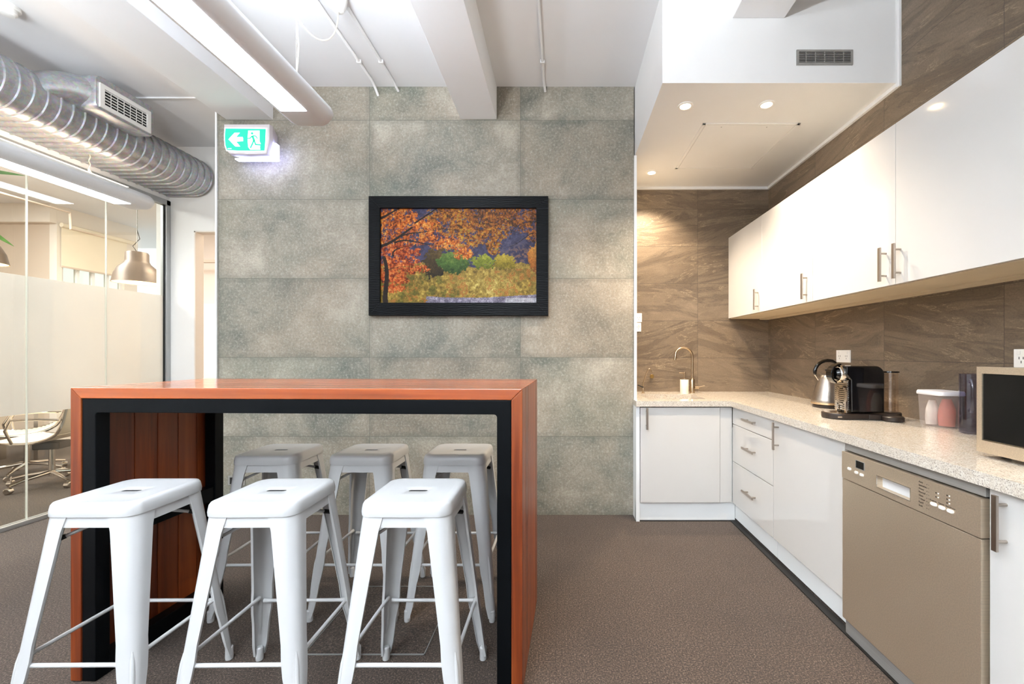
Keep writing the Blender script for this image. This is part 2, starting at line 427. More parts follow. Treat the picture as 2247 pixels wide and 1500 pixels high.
def text_mesh(s, size, mat, name, parent, loc, rot, label=None, align='LEFT'):
    cu = bpy.data.curves.new('t', 'FONT'); cu.body = s; cu.size = size; cu.align_x = align; cu.extrude = 0.0002
    to = bpy.data.objects.new('t', cu); COL.objects.link(to)
    bpy.context.view_layer.update()
    me = bpy.data.meshes.new_from_object(to.evaluated_get(bpy.context.evaluated_depsgraph_get()))
    bpy.data.objects.remove(to)
    bm = bmesh.new(); bm.from_mesh(me)
    bm.transform(Matrix.Translation(loc) @ rot)
    return obj(name, bm, mat, parent, label=label)
def struct(name, bm, mat, parent=None, **k):
    o = obj(name, bm, mat, parent, **k)
    if parent is None: o['kind'] = 'structure'
    return o

# ================================================================== SETTING
DG, DA, XW, ZC, ZK = 3.22, 3.83, 1.876, 3.252, 0.881
YR = -3.6     # rear of the room
DF = 4.16     # wall with the doorway
XG = -3.86    # glass partition
struct('floor', B((-9.2, XW+0.1, YR-0.1, 8.2, -0.06, 0)), M['carpet'])
struct('ceiling', B((-9.2, XW+0.1, YR-0.1, 8.2, ZC, ZC+0.1)), M['ceil'])
struct('wall_back', B((-2.61, 0.554, DG, DA+0.12, 0, ZC)), M['concrete'])
struct('trim_1', B((-2.622, -2.610, DG-0.008, DG+0.25, 0, ZC)), M['satin'])
struct('trim_2', B((0.554, 0.574, DG-0.012, DG+0.05, ZK, 2.725)), M['satin'])
struct('wall_alcove', B((0.554, XW+0.1, DA, DA+0.12, 0, ZC)), M['slate_b'])
struct('wall_right', B((XW, XW+0.1, YR, DA, 0, ZC)), M['slate_r'])
# kitchen bulkhead with shadow trims
ZB, DB, XB = 2.725, 2.349, 0.562
struct('wall_bulkhead', B((XB, XW, DB, DA, ZB, ZC)), M['paint'], bevel=0.002)
struct('trim_3', B((XW-0.018, XW, DB, DA, ZB-0.022, ZB)), M['paint'])
struct('trim_4', B((XB+0.012, XW-0.018, DA-0.018, DA, ZB-0.022, ZB)), M['paint'])
struct('trim_5', B((XW-0.012, XW, DB-0.014, DB, ZB-0.022, ZC)), M['paint'])
# beams
struct('trim_6', B((-0.762, -0.488, YR, DG, 3.003, ZC)), M['ceil'], bevel=0.003)
struct('trim_7', B((-2.541, -2.185, YR, DG, 3.000, ZC)), M['ceil'], bevel=0.003)
struct('trim_8', B((0.95, 1.238, YR, DB, 3.084, ZC)), M['ceil'], bevel=0.003)
struct('trim_9', B((-3.86, -2.541, 3.35, 3.362, ZC-0.01, ZC)), M['ceil'])
# left side: glass partition, wall above, doorway wall
JO = [4.13-0.5345*k for k in range(0, 8)]
y0g = JO[-1]
struct('wall_left', B((XG-0.05, XG+0.05, YR, y0g, 0, ZC), (XG-0.05, XG+0.02, y0g, DF, 2.716, 2.76)), M['paint'])
w1 = thing('window_1', None, None, (XG, 3.0, 0), kind='structure')
for a, b in zip(JO[1:], JO[:-1]):
    obj('glass_panel', B((XG-0.005, XG+0.005, a+0.002, b-0.002, 0.03, 2.665)), M['glass'], w1)
    obj('frosted_film', B((XG-0.0075, XG-0.0055, a+0.004, b-0.004, 0.79, 1.786)), M['film'], w1, label='frosted film band across the glass')
for j in JO[1:-1]:
    obj('glass_joint', B((XG-0.006, XG+0.006, j-0.0025, j+0.0025, 0.03, 2.665)), M['glassedge'], w1)
obj('header_rail', B((XG-0.03, XG+0.03, y0g, 4.13+0.03, 2.665, 2.716)), M['aluframe'], w1, bevel=0.003)
obj('floor_track', B((XG-0.03, XG+0.03, y0g, 4.13, 0, 0.03)), M['aluframe'], w1, bevel=0.003)
obj('end_post', B((XG-0.03, XG+0.03, 4.105+0.012, 4.16, 0.0, 2.716)), M['aluframe'], w1, bevel=0.003)
obj('seal', B((XG+0.004, XG+0.012, 4.105, 4.117, 0.03, 2.665)), M['rubber'], w1)
# doorway wall (facing the camera beyond the tiled wall)
dx0, dx1, dz = -3.60, -2.72, 2.426
struct('wall_far', B((-3.972, dx0, DF, DF+0.09, 0, ZC), (dx1, 0.56, DF, DF+0.09, 0, ZC), (dx0, dx1, DF, DF+0.09, dz, ZC)), M['wallwhite'])
d1 = thing('door_1', None, None, (dx0, DF, 0), kind='structure')
obj('door_lining', B((dx0, dx0+0.012, DF-0.002, DF+0.095, 0, dz), (dx0, dx1, DF-0.002, DF+0.095, dz-0.012, dz), (dx1-0.012, dx1, DF-0.002, DF+0.095, 0, dz)), M['cream'], d1)
# room beyond the doorway
struct('wall_hall', B((-6.0, 0.5, 6.9, 7.0, 0, ZC)), M['cream'])
struct('wall_hall_side', B((-2.0, -1.9, DF+0.1, 6.9, 0, ZC)), M['cream'])
w3 = thing('window_3', None, None, (-5.2, 6.5, 0), kind='structure')
obj('frosted_film', B((-5.9, -3.0, 6.55, 6.556, 0, 1.99)), M['cream'], w3)
obj('rail', B((-5.9, -3.0, 6.5, 6.56, 2.62, 2.66)), M['tan'], w3)
# meeting room shell
struct('wall_meeting_side', B((-9.2, -7.0, 5.8, 5.9, 0, ZC)), M['tan'])
struct('wall_meeting_head', B((-9.2, -6.9, 5.72, 5.799, 3.0, ZC)), M['cream'])
# window wall at X=-6.9 with a real opening
wy0, wy1, wz0, wz1 = 5.86, 6.70, 1.1, 3.02
struct('wall_meeting_window', B((-7.0, -6.9, 5.8, wy0, 0, ZC), (-7.0, -6.9, wy0, 6.9, 0, wz0), (-7.0, -6.9, wy0, 6.9, wz1, ZC), (-7.0, -6.9, wy1, 6.9, wz0, wz1)), M['cream'])
w2 = thing('window_2', None, None, (-6.95, 6.3, wz0), kind='structure')
bars = [(-6.97, -6.93, wy0, wy1, wz0, wz0+0.05), (-6.97, -6.93, wy0, wy1, wz1-0.05, wz1)]
for k in range(5):
    y = wy0+(wy1-wy0-0.04)*k/4; bars.append((-6.97, -6.93, y, y+0.04, wz0, wz1))
obj('window_frame', B(*bars), M['satin'], w2)
obj('pane', B((-6.952, -6.948, wy0, wy1, wz0, wz1)), M['glass'], w2)
struct('wall_meeting_left', B((-9.3, -9.2, YR, 5.8, 0, ZC)), M['cream'])
struct('wall_meeting_near', B((-9.2, XG-0.06, y0g-0.1, y0g, 0, ZC)), M['cream'])
rb = thing('roller_blind', 'cream roller blind half lowered over the bright meeting room window', 'blind', (-6.88, 6.28, 2.95))
obj('blind_fabric', B((-6.885, -6.882, wy0-0.02, wy1+0.02, 2.43, 2.98)), M['fabric'], rb)
o = obj('roller_tube', T([(-6.86, wy0-0.04, 2.99), (-6.86, wy1+0.12, 2.99)], 0.03, 14), M['fabric'], rb); shade(o)
obj('hem_bar', B((-6.89, -6.877, wy0-0.02, wy1+0.02, 2.41, 2.435)), M['tan'], rb, bevel=0.002)
# rear wall with wide window openings behind the camera
struct('wall_rear', B((XG, XW, YR-0.1, YR, 0, 0.7), (XG, XW, YR-0.1, YR, 2.95, ZC), (XG, XG+0.25, YR-0.1, YR, 0.7, 2.95), (XW-0.25, XW, YR-0.1, YR, 0.7, 2.95), (-1.1, -0.9, YR-0.1, YR, 0.7, 2.95)), M['paint'])
w4 = thing('window_4', None, None, (-1, YR, 0.7), kind='structure')
obj('window_frame', B(*[(x-0.025, x+0.025, YR-0.07, YR-0.03, 0.7, 2.95) for x in (-3.6, -2.35, -1.12, -0.88, 0.37, 1.61)]), M['aluframe'], w4)

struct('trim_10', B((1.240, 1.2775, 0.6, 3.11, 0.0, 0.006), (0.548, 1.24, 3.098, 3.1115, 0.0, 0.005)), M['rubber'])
# floor box cover under the table
fh = thing('floor_hatch', 'square carpeted floor access cover with thin pale metal edge, under the wooden bar table', 'floor hatch', (-0.8, 1.98, 0))
fx0, fx1, fy0, fy1 = -1.05, -0.555, 1.725, 2.23
obj('cover', B((fx0+0.004, fx1-0.004, fy0+0.004, fy1-0.004, 0.0005, 0.003)), M['carpet'], fh)
obj('edge_trim', B((fx0, fx1, fy0, fy0+0.003, 0.0005, 0.005), (fx0, fx1, fy1-0.003, fy1, 0.0005, 0.005), (fx0, fx0+0.003, fy0, fy1, 0.0005, 0.005), (fx1-0.003, fx1, fy0, fy1, 0.0005, 0.005)), M['aluframe'], fh)

# ================================================================== BAR TABLE
W_, DP, HB, TH = 1.697, 0.585, 1.10, 0.040
bar = thing('bar_table', 'tall mahogany waterfall bar table with black steel frame and six white stools', 'table', (-1.835, 1.585, 0), math.radians(-2.0))
def planks(n, kind):
    bm = bmesh.new(); w = DP/n; g = 0.0016
    for k in range(n):
        a, b = k*w+(g if k else 0), (k+1)*w-(g if k < n-1 else 0)
        if kind == 'top': prism(bm, [(0, HB), (W_, HB), (W_-TH, HB-TH), (TH, HB-TH)], 'Y', a, b)
        elif kind == 'left': prism(bm, [(0, 0.004), (TH, 0.004), (TH, HB-TH-0.0006), (0.0, HB-0.0006)], 'Y', a, b)
        else: prism(bm, [(W_, 0.004), (W_, HB-0.0006), (W_-TH, HB-TH-0.0006), (W_-TH, 0.004)], 'Y', a, b)
    return bm
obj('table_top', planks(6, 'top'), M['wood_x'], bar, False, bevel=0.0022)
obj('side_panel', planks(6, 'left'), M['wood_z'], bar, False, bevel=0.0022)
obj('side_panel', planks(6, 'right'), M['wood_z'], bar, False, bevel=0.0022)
tt = 0.052
def loop(y0, y1):
    a, b, z1 = TH+0.001, W_-TH-0.001, HB-TH-0.001
    out = [(a, 0.0), (a, z1), (b, z1), (b, 0.0)]
    i0, i1, zi = a+tt, b-tt, z1-tt
    poly = [(a, 0), (a, z1), (b, z1), (b, 0), (i1, 0)] + arc(i1-0.012, zi-0.012, 0.012, 0, PI/2, 5) + arc(i0+0.012, zi-0.012, 0.012, PI/2, PI, 5) + [(i0, 0)]
    return PR(poly, 'Y', y0, y1)
obj('front_frame', loop(0.004, 0.054), M['steelblack'], bar, False, bevel=0.002)
obj('back_frame', loop(DP-0.054, DP-0.004), M['steelblack'], bar, False, bevel=0.002)
for sx in (0, 1):
    x0 = TH+0.001 if sx == 0 else W_-TH-0.001-tt
    obj('bottom_rail', B((x0, x0+tt, 0.054, DP-0.054, 0, 0.075)), M['steelblack'], bar, False, bevel=0.002)
    obj('middle_rail', B((x0, x0+tt*0.9, 0.054, DP-0.054, 0.495, 0.565)), M['steelblack'], bar, False, bevel=0.002)
    obj('top_rail', B((x0, x0+tt, 0.054, DP-0.054, HB-TH-0.055, HB-TH-0.002)), M['steelblack'], bar, False, bevel=0.002)
obj('top_support', B((TH+tt, W_-TH-tt, 0.27, 0.315, HB-TH-0.045, HB-TH-0.002)), M['steelblack'], bar, False)

# ================================================================== STOOLS
HS, SH, BH = 0.73, 0.150, 0.218
def corner(h, sx, sy):   # outer corner position at height h
    t = 1-h/0.69
    return sx*(SH-0.002+(BH-SH)*t), sy*(SH-0.002+(BH-SH)*t)
def make_stool():
    root = thing('bar_stool', 'x', 'stool', (0, 0, 0), 0, 'white metal bar stools around the wooden bar table')
    k = 7; prof = [(SH-0.004, 0.047, 0.687), (SH+0.002, 0.047, 0.6885), (SH+0.003, 0.048, 0.70), (SH+0.0015, 0.048, 0.712), (SH-0.0005, 0.046, 0.721), (SH-0.005, 0.043, 0.728), (SH-0.016, 0.035, 0.7305), (SH-0.03, 0.03, 0.7285), (SH-0.036, 0.028, 0.7275)]
    L = [[(x, y, z) for x, y in rr(h, h, r, k)] for h, r, z in prof]
    for f, z in ((0.5, 0.7275),): L.append([(x, y, z) for x, y in rr((SH-0.036)*0.6, (SH-0.036)*0.45, 0.02, k)])
    for dz_ in (0.7275, 0.7265, 0.7255): L.append([(x, y, dz_) for x, y in rr(0.036 if dz_ > 0.7270 else 0.034, 0.0105 if dz_ > 0.7270 else 0.0095, 0.009, k)])
    bm = bmesh.new(); rings(bm, L, True, False, False)
    shade(obj('seat', bm, M['stool'], root), 50)
    # black sheet standing in for the shade inside the seat slot
    obj('slot_shade', B((-0.05, 0.05, -0.02, 0.02, 0.7222, 0.7242)), M['rubber'], root)
    # apron
    bm = bmesh.new()
    L = [[(x, y, z) for x, y in rr(h, h, 0.046, k)] for h, z in ((SH-0.006, 0.70), (SH-0.002, 0.655), (SH-0.005, 0.655), (SH-0.009, 0.70))]
    rings(bm, L, True, False, False); shade(obj('apron', bm, M['stool'], root), 50)
    # folded sheet legs
    for sx in (-1, 1):
        for sy in (-1, 1):
            bm = bmesh.new(); loops = []
            N = 14
            for i in range(N+1):
                t = i/N; h = 0.690*(1-t)+0.022*t
                cx, cy = corner(h, sx, sy)
                w = 0.074*(1-t)+0.034*t
                if t < 0.08: w += 0.006*(1-t/0.08)**2
                if 0.62 < t < 0.74: w += 0.004
                if t > 0.93: w -= 0.006
                r = 0.046*(1-t)+0.018*t
                pts = []
                pts.append((cx-sx*w, cy)); pts.append((cx-sx*(w*0.75), cy)); pts.append((cx-sx*max(r, w*0.45), cy))
                for q in range(1, 6):
                    a = PI/2*q/6
                    pts.append((cx-sx*(r-r*math.sin(a)), cy-sy*(r-r*math.cos(a))))
                pts.append((cx, cy-sy*max(r, w*0.45))); pts.append((cx, cy-sy*(w*0.75))); pts.append((cx, cy-sy*w))
                # returned lips
                pts = [(cx-sx*(w-0.001), cy-sy*0.008)]+pts+[(cx-sx*0.008, cy-sy*(w-0.001))]
                loops.append([(x, y, h) for x, y in pts])
            rings(bm, loops, False, False, False)
            lg = shade(obj('leg', bm, M['stool'], root, solid=0.0024), 40)
            # foot
            cx, cy = corner(0.02, sx, sy); cx -= sx*0.014; cy -= sy*0.014
            ft = obj('foot', LA([(0.010, 0.001), (0.0135, 0.003), (0.0145, 0.012), (0.014, 0.05), (0.010, 0.055)], (cx, cy, 0), n=16), M['stool'], lg); shade(ft)
            # pressed rib on the outside corner
            ribs = []
            for q in range(7):
                h = 0.285-0.03*q; x, y = corner(h, sx, sy); rr0 = 0.03
                ribs.append((x-sx*(0.0085), y-sy*(0.0085), h))
            rb_ = obj('pressed_rib', T(ribs, [0.002, 0.006, 0.0068, 0.0068, 0.0068, 0.006, 0.002], 10), M['stool'], lg); shade(rb_)
    # foot rails
    for a, b in (((-1, -1), (1, -1)), ((-1, 1), (1, 1)), ((-1, -1), (-1, 1)), ((1, -1), (1, 1))):
        h = 0.245 if a[1] == b[1] else 0.262
        p = Vector((*corner(h, *a), h)); q = Vector((*corner(h, *b), h))
        d = (q-p).normalized(); inn = Vector((-(p.x+q.x)/2, -(p.y+q.y)/2, 0)).normalized()*0.012
        p = p+inn+d*0.024; q = q+inn-d*0.024
        pts = [p, p+d*0.012, p+d*0.03, q-d*0.03, q-d*0.012, q]
        shade(obj('foot_rail', T(pts, [0.0085, 0.0085, 0.0065, 0.0065, 0.0085, 0.0085], 12), M['stool'], root))
    # crossed braces under the seat
    for (ax, ay) in ((-1, -1), (-1, 1)):
        p = Vector((*corner(0.605, ax, ay), 0.605)); q = Vector((*corner(0.605, -ax, -ay), 0.605))
        d = (q-p).normalized(); p += d*0.036; q -= d*0.036; m = (p+q)/2; m.z = 0.668 if ay < 0 else 0.658
        br = obj('brace', T([p, m, q], 0.0058, 8), M['stool'], root)
        for s, e in ((p, m), (q, m)):
            dd = (e-s).normalized()
            obj('sleeve', T([s, s+dd*0.03], 0.0078, 8), M['rubber'], br, label='black rubber sleeve')
    return root
proto = make_stool()
stools = [(-1.525, 1.506, 0.6, 'leftmost white metal bar stool in the near row, beside the left table leg'),
          (-1.010, 1.506, 0.8, 'middle white metal bar stool of the near row in front of the table'),
          (-0.507, 1.506, 0.0, 'right-hand white metal bar stool of the near row, by the right table leg'),
          (-1.410, 2.135, 1.0, 'white metal bar stool on the far side, nearest the wall socket'),
          (-0.955, 2.135, -0.5, 'middle white metal bar stool on the far side of the table'),
          (-0.508, 2.135, -0.5, 'right-hand white metal bar stool on the far side, by the tiled wall')]
for i, (x, y, a, lb) in enumerate(stools):
    s = proto if i == 0 else copy_tree(proto)
    s.location = (x, y, 0); s.rotation_euler = (0, 0, math.radians(a)); s['label'] = lb; s.scale = (0.973, 0.973, 1.0205)

# ================================================================== PICTURE
def painting():
    rs = np.random.RandomState(3); Wp, Hp = 400, 243
    U, V = np.meshgrid(np.linspace(0, 1, Wp), np.linspace(0, 1, Hp))  # V up from bottom
    A = Wp/Hp
    def fbm(f, oct=4, seed=0, rough=0.55):
        r = np.random.RandomState(seed); out = np.zeros((Hp, Wp)); amp = 1; tot = 0
        for o_ in range(oct):
            n = max(2, int(f*2**o_)); g = r.rand(int(n/A)+3, n+3)
            x = U*n; y = V*(n/A); xi = x.astype(int); yi = y.astype(int); fx = x-xi; fy = y-yi
            fx = fx*fx*(3-2*fx); fy = fy*fy*(3-2*fy)
            a = g[yi, xi]*(1-fx)+g[yi, xi+1]*fx; b = g[yi+1, xi]*(1-fx)+g[yi+1, xi+1]*fx
            out += amp*(a*(1-fy)+b*fy); tot += amp; amp *= rough
        return out/tot
    fine = rs.rand(Hp, Wp); f2 = fbm(70, 2, 5); f3 = fbm(30, 3, 6); f4 = fbm(10, 4, 7)
    C = np.zeros((Hp, Wp, 3))
    def lay(mask, col):
        m = np.clip(mask, 0, 1)[..., None]; C[:] = C*(1-m)+np.array(col)*m if not isinstance(col, np.ndarray) else C*(1-m)+col*m
    def cm(stops, f):
        f = np.clip(f, 0, 1); xs = [s[0] for s in stops]
        return np.stack([np.interp(f, xs, [s[1][k] for s in stops]) for k in range(3)], -1)
    C[:] = cm([(0, (44, 42, 66)), (0.5, (66, 64, 94)), (1, (96, 92, 122))], f4*0.8+f2*0.25)
    # haze of orange twigs lower right of the sky
    lay((f2 > 0.55)*np.exp(-((U-0.9)/0.10)**2-((V-0.5)/0.10)**2)*0.8, (150, 108, 84))
    # meadow
    edge = 0.405+0.05*(f3-0.5)+0.02*np.sin(U*9)
    g = cm([(0, (84, 66, 26)), (0.35, (136, 112, 44)), (0.6, (178, 148, 66)), (0.85, (214, 190, 104)), (1, (236, 222, 150))], (f2*0.5+f3*0.5)*0.9+0.12*fine+0.35*np.exp(-((U-0.72)/0.22)**2-((V-0.2)/0.14)**2)-0.08)
    m = (V < edge).astype(float); C[:] = C*(1-m[..., None])+g*m[..., None]
    lay(((f2 > 0.56)*(V < 0.36)*(f4 > 0.48))*0.55, (156, 84, 34)); lay(((f3 < 0.42)*(V < 0.40)*(U < 0.5))*0.5, (92, 100, 36))
    # bushes
    def bush(cx, cy, rx, ry, stops, seed):
        n = fbm(48, 3, seed, 0.8); d = ((U-cx)/rx)**2+((V-cy)/ry)**2+(n-0.5)*2.2+(fbm(14, 2, seed+50)-0.5)*1.2
        mm = (d < 0.85).astype(float)[..., None]
        C[:] = C*(1-mm)+cm(stops, n*0.6+fine*0.25+0.35*(V-cy)/ry+0.12)*mm
    G1 = [(0, (38, 38, 16)), (0.5, (70, 74, 30)), (1, (118, 112, 50))]
    bush(0.34, 0.45, 0.085, 0.17, [(0, (36, 28, 18)), (0.5, (72, 56, 28)), (1, (120, 96, 44))], 21); bush(0.46, 0.45, 0.095, 0.14, [(0, (38, 62, 22)), (0.5, (78, 110, 42)), (1, (136, 150, 66))], 22)
    bush(0.66, 0.43, 0.10, 0.085, [(0, (72, 84, 20)), (0.5, (130, 140, 36)), (1, (190, 190, 66))], 23); bush(0.79, 0.43, 0.065, 0.08, [(0, (96, 84, 20)), (0.5, (160, 140, 36)), (1, (210, 184, 66))], 24)
    bush(1.0, 0.47, 0.05, 0.15, [(0, (130, 70, 24)), (0.5, (190, 116, 40)), (1, (220, 160, 70))], 25)
    # water / gravel
    pth = (V < 0.075-0.02*np.cos((U-0.55)*5)+0.012*(f3-0.5))*(U > 0.24+0.1*f3)
    lay(pth*1.0, cm([(0, (90, 84, 104)), (0.5, (134, 126, 148)), (1, (200, 194, 206))], f2*0.5+fine*0.6)); lay(((V < 0.05)*(U > 0.8))*0.8, (206, 206, 214))
    # canopy
    def canopy(blobs, seed, stops, thr=0.5, red=0.0):
        n = fbm(52, 3, seed, 0.8); d = np.full((Hp, Wp), 9.0)
        for cx, cy, rx, ry in blobs: d = np.minimum(d, ((U-cx)/rx)**2+((V-cy)/ry)**2)
        mk = (n+0.20*(1-d)+0.16*(fine-0.5)+0.25*(fbm(9, 2, seed+7)-0.5) > thr)*(d < 1.3)
        c = cm(stops, (fbm(110, 2, seed+1)-0.5)*1.25+fbm(16, 3, seed+2)*0.7+fine*0.3-0.02)
        mm = mk.astype(float)[..., None]; C[:] = C*(1-mm)+c*mm
    OR = [(0, (60, 26, 12)), (0.25, (140, 62, 18)), (0.5, (212, 104, 28)), (0.75, (230, 138, 44)), (1, (240, 186, 96))]
    RD = [(0, (70, 22, 8)), (0.3, (142, 50, 16)), (0.6, (206, 92, 30)), (1, (238, 160, 86))]
    OL = [(0, (56, 40, 12)), (0.3, (128, 70, 18)), (0.55, (190, 108, 26)), (0.8, (208, 150, 40)), (1, (170, 160, 50))]
    canopy([(0.08, 0.93, 0.14, 0.09), (0.12, 0.80, 0.20, 0.11), (0.28, 0.80, 0.10, 0.10), (0.30, 0.68, 0.20, 0.06), (0.44, 0.62, 0.12, 0.06), (0.53, 0.52, 0.06, 0.06), (0.12, 0.66, 0.14, 0.08)], 31, OR)
    canopy([(0.09, 0.55, 0.16, 0.09), (0.10, 0.42, 0.14, 0.10), (0.05, 0.30, 0.12, 0.08), (0.20, 0.36, 0.10, 0.05), (0.08, 0.16, 0.07, 0.05), (0.10, 0.24, 0.10, 0.04)], 41, RD)
    canopy([(0.48, 0.93, 0.18, 0.10), (0.56, 0.80, 0.20, 0.10), (0.62, 0.70, 0.10, 0.08), (0.72, 0.82, 0.12, 0.16), (0.57, 0.62, 0.06, 0.05), (0.73, 0.63, 0.05, 0.11)], 51, OL+[])
    canopy([(0.80, 0.94, 0.24, 0.10), (0.92, 0.84, 0.12, 0.09), (0.98, 0.72, 0.05, 0.07), (0.70, 0.9, 0.10, 0.10)], 61, [(0, (50, 34, 14)), (0.35, (110, 62, 22)), (0.6, (168, 92, 28)), (1, (200, 140, 44))])
    # branches
    def line(pts, w0, w1, col=(34, 22, 16)):
        P = bez((*pts[0], 0), (*pts[1], 0), (*pts[2], 0), (*pts[3], 0), 60)
        for i, p in enumerate(P):
            w = w0+(w1-w0)*i/60; mk = ((U-p.x)*A)**2+(V-p.y)**2 < w*w; C[mk] = np.array(col)+8*rs.rand()
    line([(0.03, 0.0), (0.02, 0.15), (0.06, 0.3), (0.02, 0.48)], 0.028, 0.018); line([(0.0, 0.60), (0.08, 0.64), (0.13, 0.72), (0.20, 0.80)], 0.016, 0.010)
    line([(0.12, 0.70), (0.2, 0.76), (0.24, 0.73), (0.36, 0.78)], 0.009, 0.003); line([(0.09, 0.64), (0.18, 0.70), (0.25, 0.62), (0.38, 0.60)], 0.010, 0.003)
    line([(0.0, 0.90), (0.04, 0.92), (0.07, 0.97), (0.12, 1.0)], 0.014, 0.006); line([(0.22, 0.85), (0.27, 0.90), (0.31, 0.95), (0.36, 1.0)], 0.009, 0.006)
    line([(0.08, 0.5), (0.06, 0.56), (0.12, 0.58), (0.2, 0.62)], 0.010, 0.002); line([(0.36, 0.78), (0.45, 0.80), (0.5, 0.74), (0.58, 0.77)], 0.004, 0.002)
    line([(1.0, 0.86), (0.92, 0.88), (0.86, 0.80), (0.78, 0.70)], 0.005, 0.002); line([(0.98, 0.74), (0.92, 0.72), (0.90, 0.60), (0.76, 0.57)], 0.005, 0.0022)
    line([(0.98, 0.99), (0.9, 0.95), (0.85, 0.90), (0.74, 0.86)], 0.004, 0.002); line([(0.46, 1.0), (0.52, 0.92), (0.6, 0.9), (0.68, 0.93)], 0.003, 0.002)
    line([(0.02, 0.34), (0.08, 0.36), (0.12, 0.40), (0.2, 0.38)], 0.004, 0.002); line([(0.84, 0.74), (0.83, 0.80), (0.86, 0.72), (0.97, 0.74)], 0.003, 0.002)
    C *= ((0.72+0.30*rs.rand(Hp, Wp))*(0.8+0.3*f2))[..., None]
    s = np.clip(C, 0, 255)/255
    return Wp, Hp, np.where(s <= 0.04045, s/12.92, ((s+0.055)/1.055)**2.4)
pf = 930/3.175
def px(x, y, D): return ((x-VX)*D/F, HC-(y-VY)*D/F)
pw = thing('framed_picture', 'framed autumn woodland picture in a wide black wooden frame on the tiled wall', 'picture', (-0.78, DG, 1.9))
X0, Z1 = px(809, 430, 3.18); X1, Z0 = px(1203, 692, 3.18); x0, z1 = px(835, 457, 3.19); x1, z0 = px(1177, 664, 3.19)
fa, fb = 3.178, 3.2198
def bar_(pts): return PR(pts, 'Y', fa, fb)
for poly in ([(X0, Z1), (X1, Z1), (x1, z1), (x0, z1)], [(X0, Z0), (x0, z0), (x1, z0), (X1, Z0)], [(X0, Z0), (X0, Z1), (x0, z1), (x0, z0)], [(X1, Z0), (x1, z0), (x1, z1), (X1, Z1)]):
    obj('frame_rail', bar_(poly), M['framewood'], pw, bevel=0.0012)
Wp, Hp, CC = painting()
me = bpy.data.meshes.new('print'); vs = []; fs = []
for j in range(Hp):
    for i in range(Wp): vs.append((x0+(x1-x0)*i/(Wp-1), 3.196, z0+(z1-z0)*j/(Hp-1)))
for j in range(Hp-1):
    for i in range(Wp-1): a = j*Wp+i; fs.append((a, a+1, a+Wp+1, a+Wp))
nb = len(vs)   # thin backing so the print is a solid board
vs += [(x0, 3.2195, z0), (x1, 3.2195, z0), (x1, 3.2195, z1), (x0, 3.2195, z1)]
c00, c10, c11, c01 = 0, Wp-1, Wp*Hp-1, Wp*(Hp-1)
fs += [(nb, nb+3, nb+2, nb+1)]
me.from_pydata(vs, [], fs); me.update()
ca = me.color_attributes.new('print_colour', 'FLOAT_COLOR', 'POINT')
arr = np.ones((len(vs), 4), dtype=np.float32); arr[:Wp*Hp, :3] = CC.reshape(-1, 3); ca.data.foreach_set('color', arr.ravel())
t = NT('printed_picture'); at = t.node('ShaderNodeVertexColor'); at.layer_name = 'print_colour'; t.base(at.outputs[0]); t.set(Roughness=0.4, Specular_IOR_Level=0.15)
me.materials.append(t.m); po = bpy.data.objects.new('print', me); COL.objects.link(po); po.parent = pw; po.location = -Vector((-0.78, DG, 1.9))

# ================================================================== KITCHEN
def handle(parent, c, axis, out, L=0.157):
    """bar handle; c = centre on the face, axis 'Z','Y' or 'X' along bar, out = outward vector"""
    c = Vector(c); o_ = Vector(out); ax = {'X': Vector((1, 0, 0)), 'Y': Vector((0, 1, 0)), 'Z': Vector((0, 0, 1))}[axis]
    sd = ax.cross(o_)
    def bxo(bm, cc, ha, ho, hs):
        h = ax*ha; g = o_*ho; s = sd*hs
        e = Vector((abs(h.x)+abs(g.x)+abs(s.x), abs(h.y)+abs(g.y)+abs(s.y), abs(h.z)+abs(g.z)+abs(s.z)))
        bx(bm, cc.x-e.x, cc.x+e.x, cc.y-e.y, cc.y+e.y, cc.z-e.z, cc.z+e.z)
    bm = bmesh.new(); bxo(bm, c+o_*0.032, L/2, 0.004, 0.0075)
    hd = obj('handle', bm, M['steelv'], parent, bevel=0.001)
    for s in (-1, 1):
        p = c+ax*(s*L*0.33)
        q = obj('post', T([p, p+o_*0.030], 0.0045, 12), M['steelv'], hd); shade(q)
    return hd
XD = 1.25          # door plane of the long run
FT = 0.018
# countertop (L shape with sink cut-out)
ct = thing('countertop', 'beige speckled stone L-shaped countertop along the tiled kitchen walls', 'countertop', (1.5, 3.0, ZK-0.04))
sx0, sx1, sy0, sy1 = 0.66, 1.10, 3.21, 3.585
zt0, zt1 = ZK-0.04, ZK
obj('stone_slab', B((1.23, XW, -0.9, 3.07, zt0, zt1), (0.545, XW, 3.07, sy0, zt0, zt1), (0.556, sx0, sy0, sy1, zt0, zt1), (sx1, XW, sy0, sy1, zt0, zt1), (0.556, XW, sy1, DA, zt0, zt1)), M['granite'], ct)
sk = thing('sink', 'rectangular undermount steel sink set in the corner countertop', 'sink', ((sx0+sx1)/2, (sy0+sy1)/2, ZK-0.2))
bm = bmesh.new(); cxm, cym = (sx0+sx1)/2, (sy0+sy1)/2
Ls = []
for hx, hy, r, z in ((0.235, 0.203, 0.03, zt0-0.002), (0.215, 0.183, 0.03, zt0-0.002), (0.21, 0.178, 0.035, 0.70), (0.19, 0.16, 0.04, 0.69), (0.03, 0.03, 0.025, 0.685)):
    Ls.append([(cxm+x, cym+y, z) for x, y in rr(hx, hy, r, 5)])
rings(bm, Ls, True, False, True); shade(obj('basin', bm, M['warmchrome'], sk, solid=0.002), 50)
shade(obj('drain', LA([(0.03, 0), (0.03, 0.004), (0.02, 0.005)], (cxm, cym, 0.687), n=20), M['chrome'], sk))

